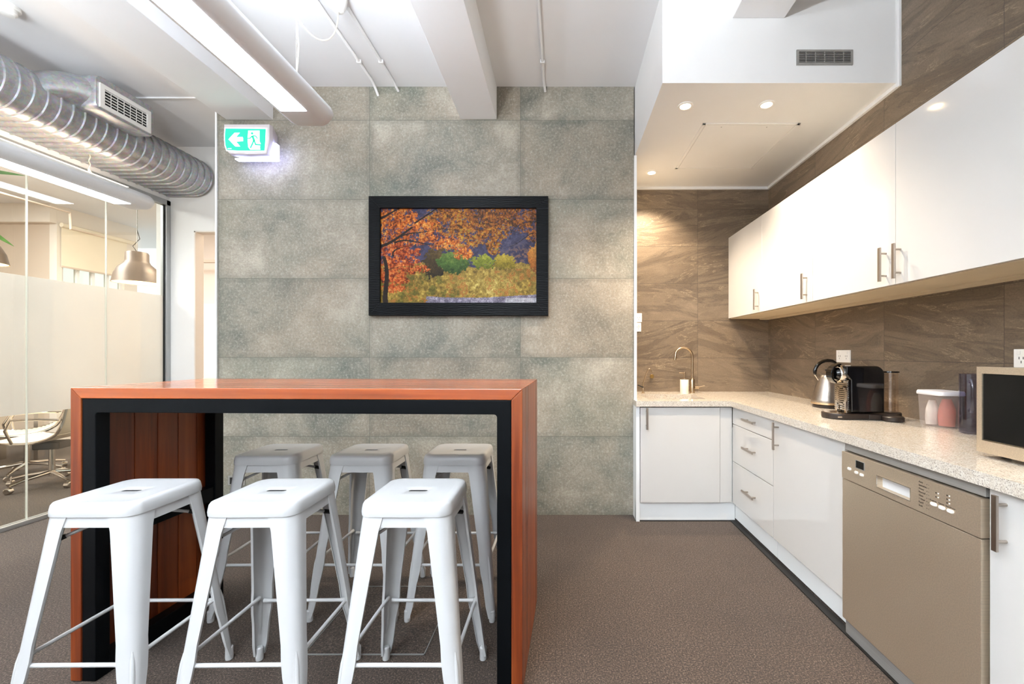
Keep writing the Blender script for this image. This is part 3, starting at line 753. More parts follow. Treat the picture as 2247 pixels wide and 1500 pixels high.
def cabinet(name, label, loc, carc, cat='cabinet', group='white base cabinets'):
    c = thing(name, label, cat, loc, 0, group)
    obj('body', B(carc), M['satin'], c)
    return c
# corner (sink) cabinet
c1 = cabinet('base_cabinet', 'white cabinet with a single door under the sink, against the tiled wall', (0.9, 3.4, 0.13), (0.575, 1.27, 3.11, 3.82, 0.13, zt0-0.16), group=None)
c1['label'] = 'white cabinet with one door below the sink in the corner'
obj('end_panel', B((0.548, 0.574, 3.092, DG-0.002, 0.0, zt0-0.001)), M['satin'], c1, bevel=0.001)
dr = obj('door', B((0.578, 1.158, 3.088, 3.088+FT, 0.14, zt0-0.008)), M['gloss'], c1, bevel=0.0015)
handle(dr, (0.622, 3.088, 0.755), 'Z', (0, -1, 0))
obj('filler_panel', B((1.161, XD-0.001, 3.094, 3.106, 0.14, zt0-0.008)), M['gloss'], c1, bevel=0.001)
obj('kickboard', B((0.548, 1.277, 3.112, 3.128, 0.004, 0.138)), M['satin'], c1)
# drawers
g = None
c2 = cabinet('drawer_cabinet', 'white three-drawer cabinet at the inner corner of the kitchen', (XD, 2.8, 0.13), (XD+FT, XW-0.02, 2.50, 3.105, 0.13, zt0-0.003), 'cabinet', None)
for z0_, z1_, zh in ((0.716, zt0-0.006, 0.782), (0.446, 0.712, 0.590), (0.14, 0.442, 0.300)):
    d = obj('drawer', B((XD, XD+FT, 2.498, 3.087, z0_, z1_)), M['gloss'], c2, bevel=0.0015)
    handle(d, (XD, 2.78, zh), 'Y', (-1, 0, 0), 0.165)
obj('kickboard', B((1.278, 1.293, 2.50, 3.11, 0.02, 0.138)), M['satin'], c2)
c3 = cabinet('base_cabinet', 'white single-door cabinet between the drawers and the dishwasher', (XD, 2.18, 0.13), (XD+FT, XW-0.02, 1.868, 2.497, 0.13, zt0-0.003), 'cabinet', None)
d = obj('door', B((XD, XD+FT, 1.868, 2.494, 0.14, zt0-0.006)), M['gloss'], c3, bevel=0.0015)
handle(d, (XD, 2.435, 0.752), 'Z', (-1, 0, 0))
obj('kickboard', B((1.278, 1.293, 1.868, 2.497, 0.02, 0.138)), M['satin'], c3)
c4 = cabinet('base_cabinet', 'white cabinet at the right edge, on the near side of the steel dishwasher', (XD, 0.9, 0.13), (XD+FT, XW-0.02, 0.62, 1.238, 0.13, zt0-0.003), 'cabinet', None)
d = obj('door', B((XD, XD+FT, 0.62, 1.236, 0.14, zt0-0.006)), M['gloss'], c4, bevel=0.0015)
handle(d, (XD, 1.190, 0.752), 'Z', (-1, 0, 0))
obj('kickboard', B((1.278, 1.293, 0.62, 1.238, 0.02, 0.138)), M['satin'], c4)

# dishwasher
dw = thing('dishwasher', 'stainless steel dishwasher built in under the stone countertop', 'dishwasher', (XD, 1.55, 0))
ya, yb = 1.246, 1.862; xf = 1.236
obj('body', B((xf+0.03, XW-0.03, ya+0.006, yb-0.006, 0.07, 0.80)), M['steelgrey'], dw)
obj('door', B((xf, xf+0.028, ya, yb, 0.073, 0.681)), M['steel'], dw, bevel=0.002)
hy0, hy1, hz0, hz1 = 1.497, 1.655, 0.708, 0.752
cp = obj('control_panel', B((xf-0.002, xf+0.028, ya, hy0, 0.685, 0.800), (xf-0.002, xf+0.028, hy1, yb, 0.685, 0.800), (xf-0.002, xf+0.028, hy0, hy1, 0.685, hz0), (xf-0.002, xf+0.028, hy0, hy1, hz1, 0.800)), M['steel'], dw)
obj('grip_recess', B((xf+0.020, xf+0.0275, hy0, hy1, hz0, hz1)), M['lamphouse'], cp)
def rim(bm, x, y0, y1, z0, z1, w=0.002, d=0.002):
    for b in ((y0-w, y1+w, z0-w, z0), (y0-w, y1+w, z1, z1+w), (y0-w, y0, z0, z1), (y1, y1+w, z0, z1)): bx(bm, x-d, x, *b)
bm = bmesh.new(); rim(bm, xf-0.002, hy0, hy1, hz0, hz1); obj('grip_rim', bm, M['chrome'], cp)
obj('display', B((xf-0.0035, xf-0.002, 1.724, 1.771, 0.752, 0.782)), M['screenblack'], cp)
bm = bmesh.new(); rim(bm, xf-0.002, 1.724, 1.771, 0.752, 0.782, 0.0015, 0.0025); obj('display_rim', bm, M['aluframe'], cp)
for y, z in ((1.812, 0.735), (1.769, 0.731), (1.738, 0.730), (1.402, 0.730), (1.372, 0.729), (1.342, 0.729)):
    w = 0.010 if y > 1.6 else 0.0115
    bm = bmesh.new(); rings(bm, [[(xf-0.002-dx, y+a*s, z+b*s) for a, b in rr(w, 0.0055, 0.005, 5)] for dx, s in ((0, 1), (0.003, 1), (0.0045, 0.85))], True, True, True)
    shade(obj('button', bm, M['plastic'], cp), 40)
RT = Matrix.Rotation(-PI/2, 4, 'Z') @ Matrix.Rotation(PI/2, 4, 'X')
xt = xf-0.0022
for i, s in enumerate(('Auto', 'Intensive', 'Heavy', 'Normal', 'Glass', '1 Hour', 'Rapid', 'Soak')):
    text_mesh(s, 0.0085, M['blackmatte'], 'label_text', cp, (xt, 1.462, 0.785-0.0115*i), RT)
    obj('indicator', B((xt-0.0006, xt, 1.421, 1.4225, 0.786-0.0115*i, 0.7875-0.0115*i), (xt-0.0006, xt, 1.427, 1.431, 0.786-0.0115*i, 0.787-0.0115*i)), M['blackmatte'], cp)
for s, y in (('Program', 1.408), ('Option', 1.376), ('Start/Pause', 1.350)):
    text_mesh(s, 0.0075, M['blackmatte'], 'label_text', cp, (xt, y+0.010, 0.738), RT)
for y, z in ((1.392, 0.77), (1.392, 0.757), (1.352, 0.775), (1.352, 0.763), (1.352, 0.751)):
    obj('indicator', LA([(0.0022, 0), (0.0022, -0.001)], (xt, y-0.006, z), 'X', 12), M['plastic'], cp)
    obj('symbol', LA([(0.0024, 0), (0.0024, -0.0006)], (xt, y+0.002, z), 'X', 10), M['blackmatte'], cp)
obj('worktop_strip', B((xf+0.012, xf+0.03, ya, yb, 0.806, 0.838)), M['steelgrey'], dw, bevel=0.002)
obj('kick_plate', B((xf+0.012, xf+0.03, ya+0.002, yb-0.002, 0.006, 0.069)), M['steelgrey'], dw, bevel=0.004)

# wall cabinets
XU, ZU0, ZU1 = 1.513, 1.541, 2.268
UJ = [(3.83, 3.192), (3.192, 2.548), (2.548, 1.280), (1.280, 0.0)]
labs = ['narrow end wall cabinet nearest the sink, warm lit white door', 'second white wall cabinet from the sink wall, above the kettle', 'wide double-door white wall cabinet above the coffee machine', 'white wall cabinet at the right edge above the microwave']
for i, (b, a) in enumerate(UJ):
    c = thing('wall_cabinet', labs[i], 'cabinet', (XU, (a+b)/2, ZU0), 0, None)
    obj('body', B((XU+FT+0.001, XW-0.002, a+0.001, b-0.001, ZU0+0.004, ZU1-0.001)), M['satin'], c)
    obj('underside', B((XU+FT+0.001, XW-0.09, a+0.001, b-0.001, ZU0-0.004, ZU0+0.003)), M['ply'], c)
    obj('rear_batten', B((XW-0.082, XW-0.002, a+0.001, b-0.001, ZU0-0.012, ZU0+0.002)), M['ply'], c)
    if i < 2: dd = [(a, b, a+0.060)]
    elif i == 2: dd = [(1.917, b, 1.917+0.055), (a, 1.917, 1.917-0.028)]
    else: dd = [(0.64, b, 0.7), (a, 0.64, 0.58)]
    for (p, q, hy) in dd:
        d = obj('door', B((XU, XU+FT, p+0.0012, q-0.0012, ZU0, ZU1)), M['gloss'], c, bevel=0.0012)
        handle(d, (XU, hy, 1.640), 'Z', (-1, 0, 0))

# ---------------- sink fittings
tp = thing('mixer_tap', 'tall gooseneck satin nickel mixer tap behind the sink', 'tap', (1.143, 3.69, ZK))
x_, y_ = 1.143, 3.69
shade(obj('body', LA([(0.024, 0), (0.024, 0.004), (0.021, 0.005), (0.021, 0.115), (0.016, 0.125), (0.010, 0.127)], (x_, y_, ZK), n=24), M['warmchrome'], tp))
pts = [(x_, y_, ZK+0.12), (x_, y_, 1.10), (x_, y_, 1.18)]+[(x_-0.078+0.078*math.cos(a), y_-0.02*(1-math.cos(a))/2, 1.198+0.078*math.sin(a)) for a in [PI*k/14 for k in range(0, 13)]]+[(x_-0.157, y_-0.02, 1.168)]
shade(obj('spout', T(pts, 0.0105, 16), M['warmchrome'], tp))
lv = obj('lever', T([(x_+0.02, y_, ZK+0.05), (x_+0.055, y_, ZK+0.05)], 0.013, 16), M['warmchrome'], tp); shade(lv)
shade(obj('lever_pin', T([(x_+0.055, y_-0.003, ZK+0.053), (x_+0.105, y_-0.006, ZK+0.066)], 0.004, 10), M['warmchrome'], lv))
sd = thing('soap_dispenser', 'white ceramic soap dispenser with metal pump beside the mixer tap', 'soap dispenser', (1.068, 3.67, ZK))
shade(obj('bottle', LA([(0.034, 0), (0.036, 0.003), (0.036, 0.118), (0.034, 0.121), (0.02, 0.122)], (1.068, 3.67, ZK), n=28), M['soap'], sd))
shade(obj('collar', LA([(0.036, 0), (0.036, 0.006), (0.012, 0.009)], (1.068, 3.67, ZK+0.122), n=28), M['warmchrome'], sd))
pm = obj('pump', LA([(0.006, 0), (0.006, 0.035), (0.009, 0.036), (0.009, 0.055), (0.007, 0.057)], (1.068, 3.67, ZK+0.128), n=16), M['warmchrome'], sd); shade(pm)
shade(obj('nozzle', T([(1.068, 3.67, ZK+0.176), (1.02, 3.665, ZK+0.177)], 0.004, 10), M['warmchrome'], pm))
ft = thing('filter_tap', 'thin bent metal filter tap with black lever at the left end of the counter', 'tap', (0.715, 3.69, ZK))
shade(obj('base', LA([(0.016, 0), (0.016, 0.004), (0.009, 0.006), (0.009, 0.045), (0.006, 0.05)], (0.715, 3.69, ZK), n=18), M['warmchrome'], ft))
pts = [(0.715, 3.69, ZK+0.04), (0.715, 3.69, ZK+0.085)]+[tuple(v) for v in bez((0.715, 3.69, ZK+0.085), (0.73, 3.69, ZK+0.13), (0.755, 3.69, ZK+0.22), (0.772, 3.69, ZK+0.212), 10)]+[(0.782, 3.69, ZK+0.195), (0.79, 3.69, ZK+0.178)]
shade(obj('spout', T(pts, 0.0042, 10), M['warmchrome'], ft))
shade(obj('lever', T([(0.715, 3.685, ZK+0.05), (0.665, 3.675, ZK+0.072)], [0.006, 0.004], 10), M['rubber'], ft, label='black lever'))
kn = thing('wall_hook', 'small round brass hook fixed to the brown tiles beside the filter tap', 'hook', (0.815, DA, 1.02))
shade(obj('stem', T([(0.815, DA, 1.02), (0.815, DA-0.03, 1.02)], 0.006, 10), M['brass'], kn)); shade(obj('disc', LA([(0.016, -0.002), (0.018, -0.006), (0.018, -0.016), (0.015, -0.02)], (0.815, DA-0.02, 1.02), 'Y', 20), M['brass'], kn))

def socket_plate(name, label, c, w, h, normal, double=True, dark=False, switch=True):
    t_ = thing(name, label, 'power socket', c)
    n = Vector(normal); cx, cy, cz = c
    def P(u0, u1, z0, z1, d0, d1):
        if n.x: xs = sorted((cx+n.x*d0, cx+n.x*d1)); return (xs[0], xs[1], cy-u1, cy-u0, cz+z0, cz+z1)
        ys = sorted((cy+n.y*d0, cy+n.y*d1)); return (cx+u0, cx+u1, ys[0], ys[1], cz+z0, cz+z1)
    obj('plate', B(P(-w/2, w/2, -h/2, h/2, 0, 0.009)), M['socketgrey'] if dark else M['plastic'], t_, bevel=0.002)
    for u in ((-w/4, w/4) if double else (0,)):
        if dark:
            obj('outlet', B(P(u-0.016, u+0.016, -0.025, 0.025, 0.009, 0.0105)), M['rubber'], t_, label='black outlet insert')
        else:
            if switch:
                obj('switch', B(P(u-0.007+(-0.008 if u < 0 else 0.008), u+0.007+(-0.008 if u < 0 else 0.008), 0.016, 0.03, 0.009, 0.0125)), M['plastic'], t_, bevel=0.001)
            obj('pin_slots', B(P(u-0.009, u-0.0065, -0.004, 0.006, 0.009, 0.0096), P(u+0.0065, u+0.009, -0.004, 0.006, 0.009, 0.0096), P(u-0.0012, u+0.0012, -0.02, -0.010, 0.009, 0.0096)), M['rubber'], t_)
    return t_
socket_plate('wall_socket', 'white double power socket on the brown tiles above the kettle', (XW, 2.808, 1.208), 0.135, 0.082, (-1, 0, 0))
socket_plate('wall_socket', 'white power socket on the tiles above the microwave, at the right edge', (XW, 1.69, 1.208), 0.118, 0.075, (-1, 0, 0))
socket_plate('wall_socket', 'upper of two white power plates on the sink wall, half hidden behind the corner', (0.672, DA, 1.548), 0.115, 0.080, (0, -1, 0), switch=False)
socket_plate('wall_socket', 'lower of two white power plates on the sink wall, half hidden behind the corner', (0.668, DA, 1.462), 0.110, 0.080, (0, -1, 0))
socket_plate('wall_socket', 'grey socket plate with black outlets low on the tiled wall behind the stools', (-2.46, DG, 0.262), 0.13, 0.072, (0, -1, 0), dark=True)

# ---------------- kettle
kx, ky = 1.715, 2.73
kt = thing('kettle', 'brushed steel cone kettle with black arched handle beside the coffee machine', 'kettle', (kx, ky, ZK))
shade(obj('power_base', LA([(0.082, 0.0), (0.084, 0.004), (0.084, 0.016), (0.078, 0.02)], (kx, ky, ZK), n=40), M['blackmatte'], kt))
shade(obj('body', LA([(0.080, 0.024), (0.090, 0.026), (0.092, 0.034), (0.090, 0.050), (0.070, 0.120), (0.050, 0.180), (0.040, 0.203), (0.036, 0.208), (0.0, 0.210)], (kx, ky, ZK), n=44, cap1=False), M['steelv'], kt), 50)
shade(obj('base_band', LA([(0.081, 0.020), (0.0925, 0.022), (0.0935, 0.032), (0.091, 0.036)], (kx, ky, ZK), n=44), M['warmchrome'], kt))
ld = obj('lid', LA([(0.038, 0.207), (0.038, 0.212), (0.028, 0.217), (0.0, 0.219)], (kx, ky, ZK), n=32, cap1=False), M['steelv'], kt); shade(ld)
shade(obj('lid_knob', LA([(0.005, 0.216), (0.005, 0.226), (0.013, 0.238), (0.012, 0.244), (0.0, 0.245)], (kx, ky, ZK), n=18, cap1=False), M['rubber'], ld))
P0 = [(kx-0.055, ky, ZK+0.175), (kx-0.068, ky, ZK+0.195)]
arcp = [(kx+0.005+0.085*math.cos(a), ky, ZK+0.225+0.075*math.sin(a)) for a in [PI*1.06-PI*0.76*k/14 for k in range(15)]]
shade(obj('handle', T(arcp, [0.008]+[0.0105, 0.0115, 0.0105, 0.0115, 0.0105, 0.0115, 0.0105, 0.0115, 0.0105, 0.0115, 0.0105, 0.0115, 0.0105]+[0.008], 14), M['blackgloss'], kt), 60)
shade(obj('handle_bracket', T(P0+[arcp[0]], 0.0055, 10), M['chrome'], kt)); shade(obj('handle_bracket', T([arcp[-1], (kx+0.082, ky, ZK+0.255), (kx+0.060, ky, ZK+0.185)], 0.0055, 10), M['chrome'], kt))
shade(obj('spout', T([(kx+0.045, ky, ZK+0.15), (kx+0.075, ky, ZK+0.178), (kx+0.10, ky, ZK+0.20)], [0.022, 0.014, 0.009], 14), M['steelv'], kt))

# ---------------- coffee machine (long axis across the counter, front to the room)
em = thing('coffee_machine', 'black gloss capsule coffee machine with chrome lever head and round drip trays', 'coffee machine', (1.63, 2.29, ZK))
yA, yB = 2.225, 2.345
def side(pts, y0, y1, mat, name, par, bev=0.003, **k): return obj(name, PR(pts, 'Y', y0, y1), mat, par, bevel=bev, **k)
z = lambda v: ZK+v
side([(1.525, z(0.034)), (1.70, z(0.034)), (1.70, z(0.225))]+arc(1.655, z(0.235), 0.045, 0, PI/2, 8)+[(1.50, z(0.280)), (1.497, z(0.235)), (1.522, z(0.205))], yA, yB, M['blackgloss'], 'housing', em, 0.006)
bm = bmesh.new()
for k in range(15): bx(bm, 1.508, 1.5245, yA+0.008, yB-0.008, z(0.045+0.0105*k), z(0.0515+0.0105*k))
obj('front_grille', bm, M['chrome'], em, bevel=0.001)
obj('front_panel', B((1.514, 1.526, yA+0.004, yB-0.004, z(0.036), z(0.205))), M['blackgloss'], em)
hd = obj('brew_head', LA([(0.040, 0.03), (0.047, 0.024), (0.047, -0.008), (0.043, -0.014), (0.036, -0.012)], (1.497, 2.285, z(0.236)), 'X', 32), M['chrome'], em); shade(hd)
shade(obj('lever', LA([(0.034, -0.008), (0.034, -0.016), (0.026, -0.026), (0.010, -0.030)], (1.497, 2.285, z(0.236)), 'X', 28), M['blackgloss'], hd))
obj('lever_arm', PR(arc(1.497, z(0.236), 0.056, PI*0.50, PI*1.35, 14)+arc(1.497, z(0.236), 0.046, PI*1.35, PI*0.50, 14), 'Y', 2.262, 2.308), M['blackgloss'], hd, bevel=0.002)
# folded-up cup support with slots
cs = bmesh.new(); oval = [(0.040*math.cos(a), 0.052*math.sin(a)) for a in [2*PI*k/28 for k in range(28)]]
def cupgrid():
    bm = bmesh.new(); cyy, czz = 2.268, z(0.122); xq = 1.497
    rings(bm, [[(xq, cyy+u*s, czz+v*s) for u, v in oval] for s in (1.0, 0.86)], True, False, False)
    rings(bm, [[(xq+0.006, cyy+u*s, czz+v*s) for u, v in oval] for s in (0.86, 1.0)], True, False, False)
    for k in range(-4, 5):
        zz = czz+k*0.0105; w = 0.037*math.sqrt(max(0.02, 1-(k*0.0105/0.05)**2)); bx(bm, xq, xq+0.005, cyy-w, cyy+w, zz-0.002, zz+0.002)
    bx(bm, xq-0.001, xq+0.006, cyy-0.042, cyy-0.030, czz-0.088, czz-0.03); bx(bm, xq-0.001, xq+0.006, cyy+0.030, cyy+0.042, czz-0.088, czz-0.03)
    return bm
obj('cup_support', cupgrid(), M['chrome'], em)
def disc(c, r, h, z0_): return LA([(r-0.004, 0), (r, 0.003), (r, h-0.004), (r-0.004, h), (r-0.01, h+0.0005)], (c[0], c[1], z0_), n=36)
bs = bmesh.new()
pl = [(1.66, 2.205), (1.66, 2.36)]+[(1.492+0.078*math.cos(a), 2.283+0.078*math.sin(a)) for a in [PI/2+PI*k/16 for k in range(17)]]
prism(bs, pl, 'Z', z(0.002), z(0.030)); obj('base', bs, M['blackmatte'], em, bevel=0.004)
shade(obj('drip_grid', LA([(0.055, 0), (0.055, 0.0025), (0.0, 0.003)], (1.478, 2.283, z(0.030)), n=32, cap1=False), M['warmchrome'], em))
obj('badge', B((1.440, 1.462, 2.2028, 2.2045, z(0.012), z(0.020))), M['chrome'], em, bevel=0.0005)
ar = bmesh.new(); prism(ar, [(1.60, 2.20), (1.70, 2.18), (1.76, 2.20), (1.76, 2.34), (1.60, 2.34)], 'Z', z(0.002), z(0.028)); obj('connector', ar, M['blackmatte'], em, bevel=0.003)
shade(obj('frother_stand', disc((1.695, 2.165), 0.048, 0.024, z(0.002)), M['blackmatte'], em))
shade(obj('tank_stand', disc((1.772, 2.275), 0.046, 0.03, z(0.002)), M['blackmatte'], em))
tk = obj('water_tank', LA([(0.034, 0.034), (0.036, 0.038), (0.036, 0.242), (0.0345, 0.242), (0.0345, 0.04), (0.0, 0.038)], (1.768, 2.275, ZK), n=36, cap0=True, cap1=False), M['clearplastic'], em); shade(tk)
shade(obj('water', LA([(0.0335, 0.041), (0.0335, 0.088), (0.0, 0.088)], (1.768, 2.275, ZK), n=32, cap1=False), M['clearplastic'], tk))
shade(obj('tank_lid', LA([(0.0385, 0.243), (0.040, 0.246), (0.038, 0.252), (0.0, 0.253)], (1.768, 2.275, ZK), n=32, cap1=False), M['blackgloss'], em))
obj('tank_bridge', B((1.69, 1.75, 2.255, 2.295, z(0.243), z(0.250))), M['blackgloss'], em, bevel=0.001)

# ---------------- storage container and bags inside
fx0_, fx1_, fy0_, fy1_ = 1.742, 1.866, 1.945, 2.085
fc = thing('food_container', 'clear plastic food container with a milky lid beside the smoked jug', 'container', ((fx0_+fx1_)/2, (fy0_+fy1_)/2, ZK))
cx_, cy_ = (fx0_+fx1_)/2, (fy0_+fy1_)/2; hx, hy = (fx1_-fx0_)/2, (fy1_-fy0_)/2
bm = bmesh.new()
rings(bm, [[(cx_+a, cy_+b, zz) for a, b in rr(hx*s, hy*s, 0.02, 5)] for s, zz in ((0.86, z(0.001)), (0.90, z(0.004)), (0.98, z(0.150)), (1.0, z(0.152)), (0.96, z(0.150)), (0.885, z(0.006)), (0.85, z(0.004)))], True, True, True)
shade(obj('tub', bm, M['milkplastic'], fc), 50)
bm = bmesh.new()
rings(bm, [[(cx_+a, cy_+b, zz) for a, b in rr(hx*s, hy*s, 0.022, 5)] for s, zz in ((1.02, z(0.150)), (1.045, z(0.152)), (1.045, z(0.163)), (1.0, z(0.170)), (0.93, z(0.169)), (0.9, z(0.166)))], True, True, True)
shade(obj('lid', bm, M['lid'], fc), 40)
def bag(name, label, cx, cy, rx, ry, h, mat):
    t_ = bmesh.new(); L = []; rnd = random.Random(5)
    for i in range(9):
        q = i/8; s = (0.9+0.1*math.sin(q*PI))*(1-0.45*max(0, q-0.6)/0.4); L.append([(cx+rx*s*(1+0.06*math.sin(5*a+i))*math.cos(a), cy+ry*s*(1+0.05*math.cos(4*a+i*1.3))*math.sin(a), z(0.007)+h*q) for a in [2*PI*k/24 for k in range(24)]])
    rings(t_, L, True, True, True)
    o_ = shade(obj(name, t_, mat, None), 60); return tag(o_, label, 'packet')
bag('coffee_bag', 'crumpled terracotta bag inside the clear plastic container', 1.812, 1.990, 0.034, 0.030, 0.125, M['redbag'])
bag('sugar_packet', 'white paper packet inside the clear container, behind the terracotta bag', 1.792, 2.045, 0.030, 0.022, 0.115, M['whitebag'])
# ---------------- smoked jug
jg = thing('water_jug', 'tall smoked clear plastic jug standing between the container and microwave', 'jug', (1.795, 1.835, ZK))
jx, jy = 1.797, 1.838
def oval_ring(rx, ry, zz, n=40, lip=0.0): return [(jx+rx*math.cos(a), jy+ry*math.sin(a)-(lip if abs(math.cos(a)) < 0.2 and math.sin(a) > 0 else 0), zz) for a in [2*PI*k/n for k in range(n)]]
bm = bmesh.new()
rings(bm, [oval_ring(rx, ry, z(zz)) for rx, ry, zz in ((0.056, 0.042, 0.001), (0.060, 0.046, 0.004), (0.060, 0.046, 0.258), (0.058, 0.044, 0.258), (0.057, 0.043, 0.010), (0.0, 0.0, 0.009))], True, True, False)
shade(obj('vessel', bm, M['smoke'], jg), 50)
shade(obj('handle', T([(1.745, 1.81, z(0.225)), (1.728, 1.785, z(0.235)), (1.724, 1.775, z(0.21)), (1.724, 1.775, z(0.12)), (1.730, 1.785, z(0.10)), (1.748, 1.812, z(0.105))], 0.007, 12), M['smoke'], jg))

# ---------------- microwave
mw = thing('microwave_oven', 'stainless microwave oven with a black glass door on the countertop', 'microwave', (1.62, 1.2, ZK))
mx, my0, my1, mz0, mz1 = 1.415, 0.935, 1.443, ZK+0.016, 1.183
obj('body', B((mx+0.03, 1.80, my0, my1, mz0, mz1-0.002)), M['steelgrey'], mw, bevel=0.004)
ff = bmesh.new()
iy0, iy1, iz0, iz1 = 1.085, 1.425, mz0+0.040, mz1-0.022
for b in ((my0, my1, iz1, mz1), (my0, my1, mz0, iz0), (my0, iy0, iz0, iz1), (iy1, my1, iz0, iz1)): bx(ff, mx, mx+0.028, *b)
obj('front_frame', ff, M['steel'], mw)
obj('door_glass', B((mx+0.002, mx+0.02, iy0, iy1, iz0, iz1)), M['screenblack'], mw, bevel=0.004)
for y in (my0+0.04, my1-0.04):
    for x in (mx+0.06, 1.76): obj('foot', LA([(0.012, 0), (0.012, 0.0155)], (x, y, ZK+0.0005), n=14), M['rubber'], mw)

# ================================================================== BULKHEAD FITTINGS
vg = thing('air_vent', 'small grey rectangular air vent grille on the white bulkhead face', 'vent', (1.458, DB, 2.863))
vx0, vx1, vz0, vz1 = 1.303, 1.614, 2.822, 2.905
obj('backing', B((vx0+0.012, vx1-0.012, DB-0.003, DB-0.001, vz0+0.012, vz1-0.012)), M['dark'], vg)
obj('frame', B((vx0, vx1, DB-0.008, DB, vz0, vz0+0.012), (vx0, vx1, DB-0.008, DB, vz1-0.012, vz1), (vx0, vx0+0.012, DB-0.008, DB, vz0+0.012, vz1-0.012), (vx1-0.012, vx1, DB-0.008, DB, vz0+0.012, vz1-0.012)), M['steelgrey'], vg)
for k in range(6):
    q = vz0+0.016+k*0.0093; obj('slat', B((vx0+0.012, vx1-0.012, DB-0.007, DB-0.003, q, q+0.0035)), M['steelgrey'], vg)
obj('dividers', B(*[(vx0+(vx1-vx0)*k/6-0.0015, vx0+(vx1-vx0)*k/6+0.0015, DB-0.0075, DB-0.003, vz0+0.012, vz1-0.012) for k in range(1, 6)]), M['steelgrey'], vg)
dl = []
for i, (x, y, lb) in enumerate(((0.753, 2.565, 'lit recessed downlight at the front left of the bulkhead underside'), (1.237, 2.55, 'lit recessed downlight at the front right of the bulkhead underside'), (0.751, 3.511, 'lit recessed downlight above the sink at the back of the bulkhead'))):
    t_ = thing('downlight', lb, 'light', (x, y, ZB), 0, 'recessed downlights in the kitchen bulkhead')
    shade(obj('trim_ring', LA([(0.030, -0.001), (0.032, -0.006), (0.044, -0.005), (0.046, 0.0)], (x, y, ZB), n=32, cap0=False, cap1=False), M['plastic'], t_))
    obj('lens', LA([(0.031, 0), (0.031, -0.002)], (x, y, ZB-0.001), n=28), M['downlight'], t_)
    ld_ = bpy.data.lights.new('downlight_lamp', 'SPOT'); ld_.energy = [82, 82, 100][i]; ld_.color = (1.0, 0.83, 0.62); ld_.spot_size = math.radians(120); ld_.spot_blend = 0.6; ld_.shadow_soft_size = 0.03
    lo = bpy.data.objects.new('downlight_lamp', ld_); COL.objects.link(lo); lo.parent = t_; lo.location = (0, 0, -0.012)
ah = thing('access_panel', 'flush white access hatch in the bulkhead underside between the downlights', 'access panel', (1.24, 3.1, ZB))
ax0, ax1, ay0, ay1 = 0.925, 1.56, 2.757, 3.44
obj('edge_frame', B((ax0, ax1, ay0, ay0+0.02, ZB-0.004, ZB), (ax0, ax1, ay1-0.02, ay1, ZB-0.004, ZB), (ax0, ax0+0.02, ay0, ay1, ZB-0.004, ZB), (ax1-0.02, ax1, ay0, ay1, ZB-0.004, ZB)), M['paint'], ah, bevel=0.001)
obj('hatch_leaf', B((ax0+0.023, ax1-0.023, ay0+0.023, ay1-0.023, ZB-0.003, ZB)), M['paint'], ah)
for x in (1.06, 1.36): obj('screw', LA([(0.004, 0), (0.004, -0.001)], (x, ay0+0.045, ZB-0.003), n=10), M['steelgrey'], ah)

# ================================================================== CEILING SERVICES
def strip(name, label, xc, y0, y1, zb, ends, ztop=None):
    ZC = ztop or 3.252
    t_ = thing(name, label, 'light', (xc, (y0+y1)/2, zb), 0, 'suspended linear strip lights')
    hw, dh = 0.130, 0.066
    top = [(hw*math.cos(a), 0.062+0.075*math.sin(a)) for a in [PI*k/14 for k in range(15)]]
    bot = [(-0.118, 0.038), (-0.095, 0.014), (-dh-0.004, 0.002), (dh+0.004, 0.002), (0.095, 0.014), (0.118, 0.038)]
    sec = top+bot
    bm = bmesh.new()
    L = []
    for y, s in ((y0, 0.98), (y0+0.01, 1), (y1-0.05, 1), (y1-0.018, 0.97), (y1, 0.86)):
        L.append([(xc+u*(1 if s > 0.9 else 0.93), y, zb+0.002+(v-0.002)*1.0 if s > 0.9 else zb+0.004+(v-0.002)*0.9) for u, v in sec])
    rings(bm, L, True, True, True); shade(obj('housing', bm, M['lamphouse'], t_), 40)
    obj('diffuser', B((xc-dh, xc+dh, y0+0.1, y1-0.15, zb-0.001, zb+0.0018)), M['lamp1'], t_, bevel=0.0005)
    obj('added_uplight', B((xc-0.05, xc+0.05, y0+0.1, y1-0.15, zb+0.1375, zb+0.1385)), M['up2'] if ztop else M['up'], t_)  # glowing slab added on top of the housing to throw light upwards
    for yy in ends:
        hk = obj('hanger', LA([(0.012, 0), (0.012, 0.02), (0.006, 0.024), (0.006, 0.05), (0.002, 0.052)], (xc, yy, zb+0.132), n=14), M['cream_cable'], t_); shade(hk)
        shade(obj('suspension_wire', T([(xc, yy, zb+0.18), (xc, yy, ZC)], 0.0016, 6), M['chrome'], t_))
        pw_ = [(xc+0.006, yy, ZC)]+[(xc+0.006+0.006*math.sin(q*1.3), yy, ZC-(ZC-zb-0.19)*q/8) for q in range(1, 9)]+[(xc+0.02, yy, zb+0.15), (xc+0.035, yy+0.02, zb+0.12)]
        shade(obj('power_cord', T(pw_, 0.0032, 8), M['cream_cable'], t_))
    return t_
l1 = strip('strip_light', 'long suspended linear strip light hanging over the bar table', -1.36, -1.6, 2.306, 2.46, (2.177, 0.3))
obj('maker_mark', PR([(-1.272, 2.4715), (-1.250, 2.4915), (-1.2515, 2.493), (-1.2735, 2.473)], 'Y', 2.215, 2.265), M['rubber'], l1)
strip('strip_light', 'left-hand suspended linear strip light in front of the glass partition', -3.62, 0.0, 3.65, 2.46, (3.25,), 2.748)

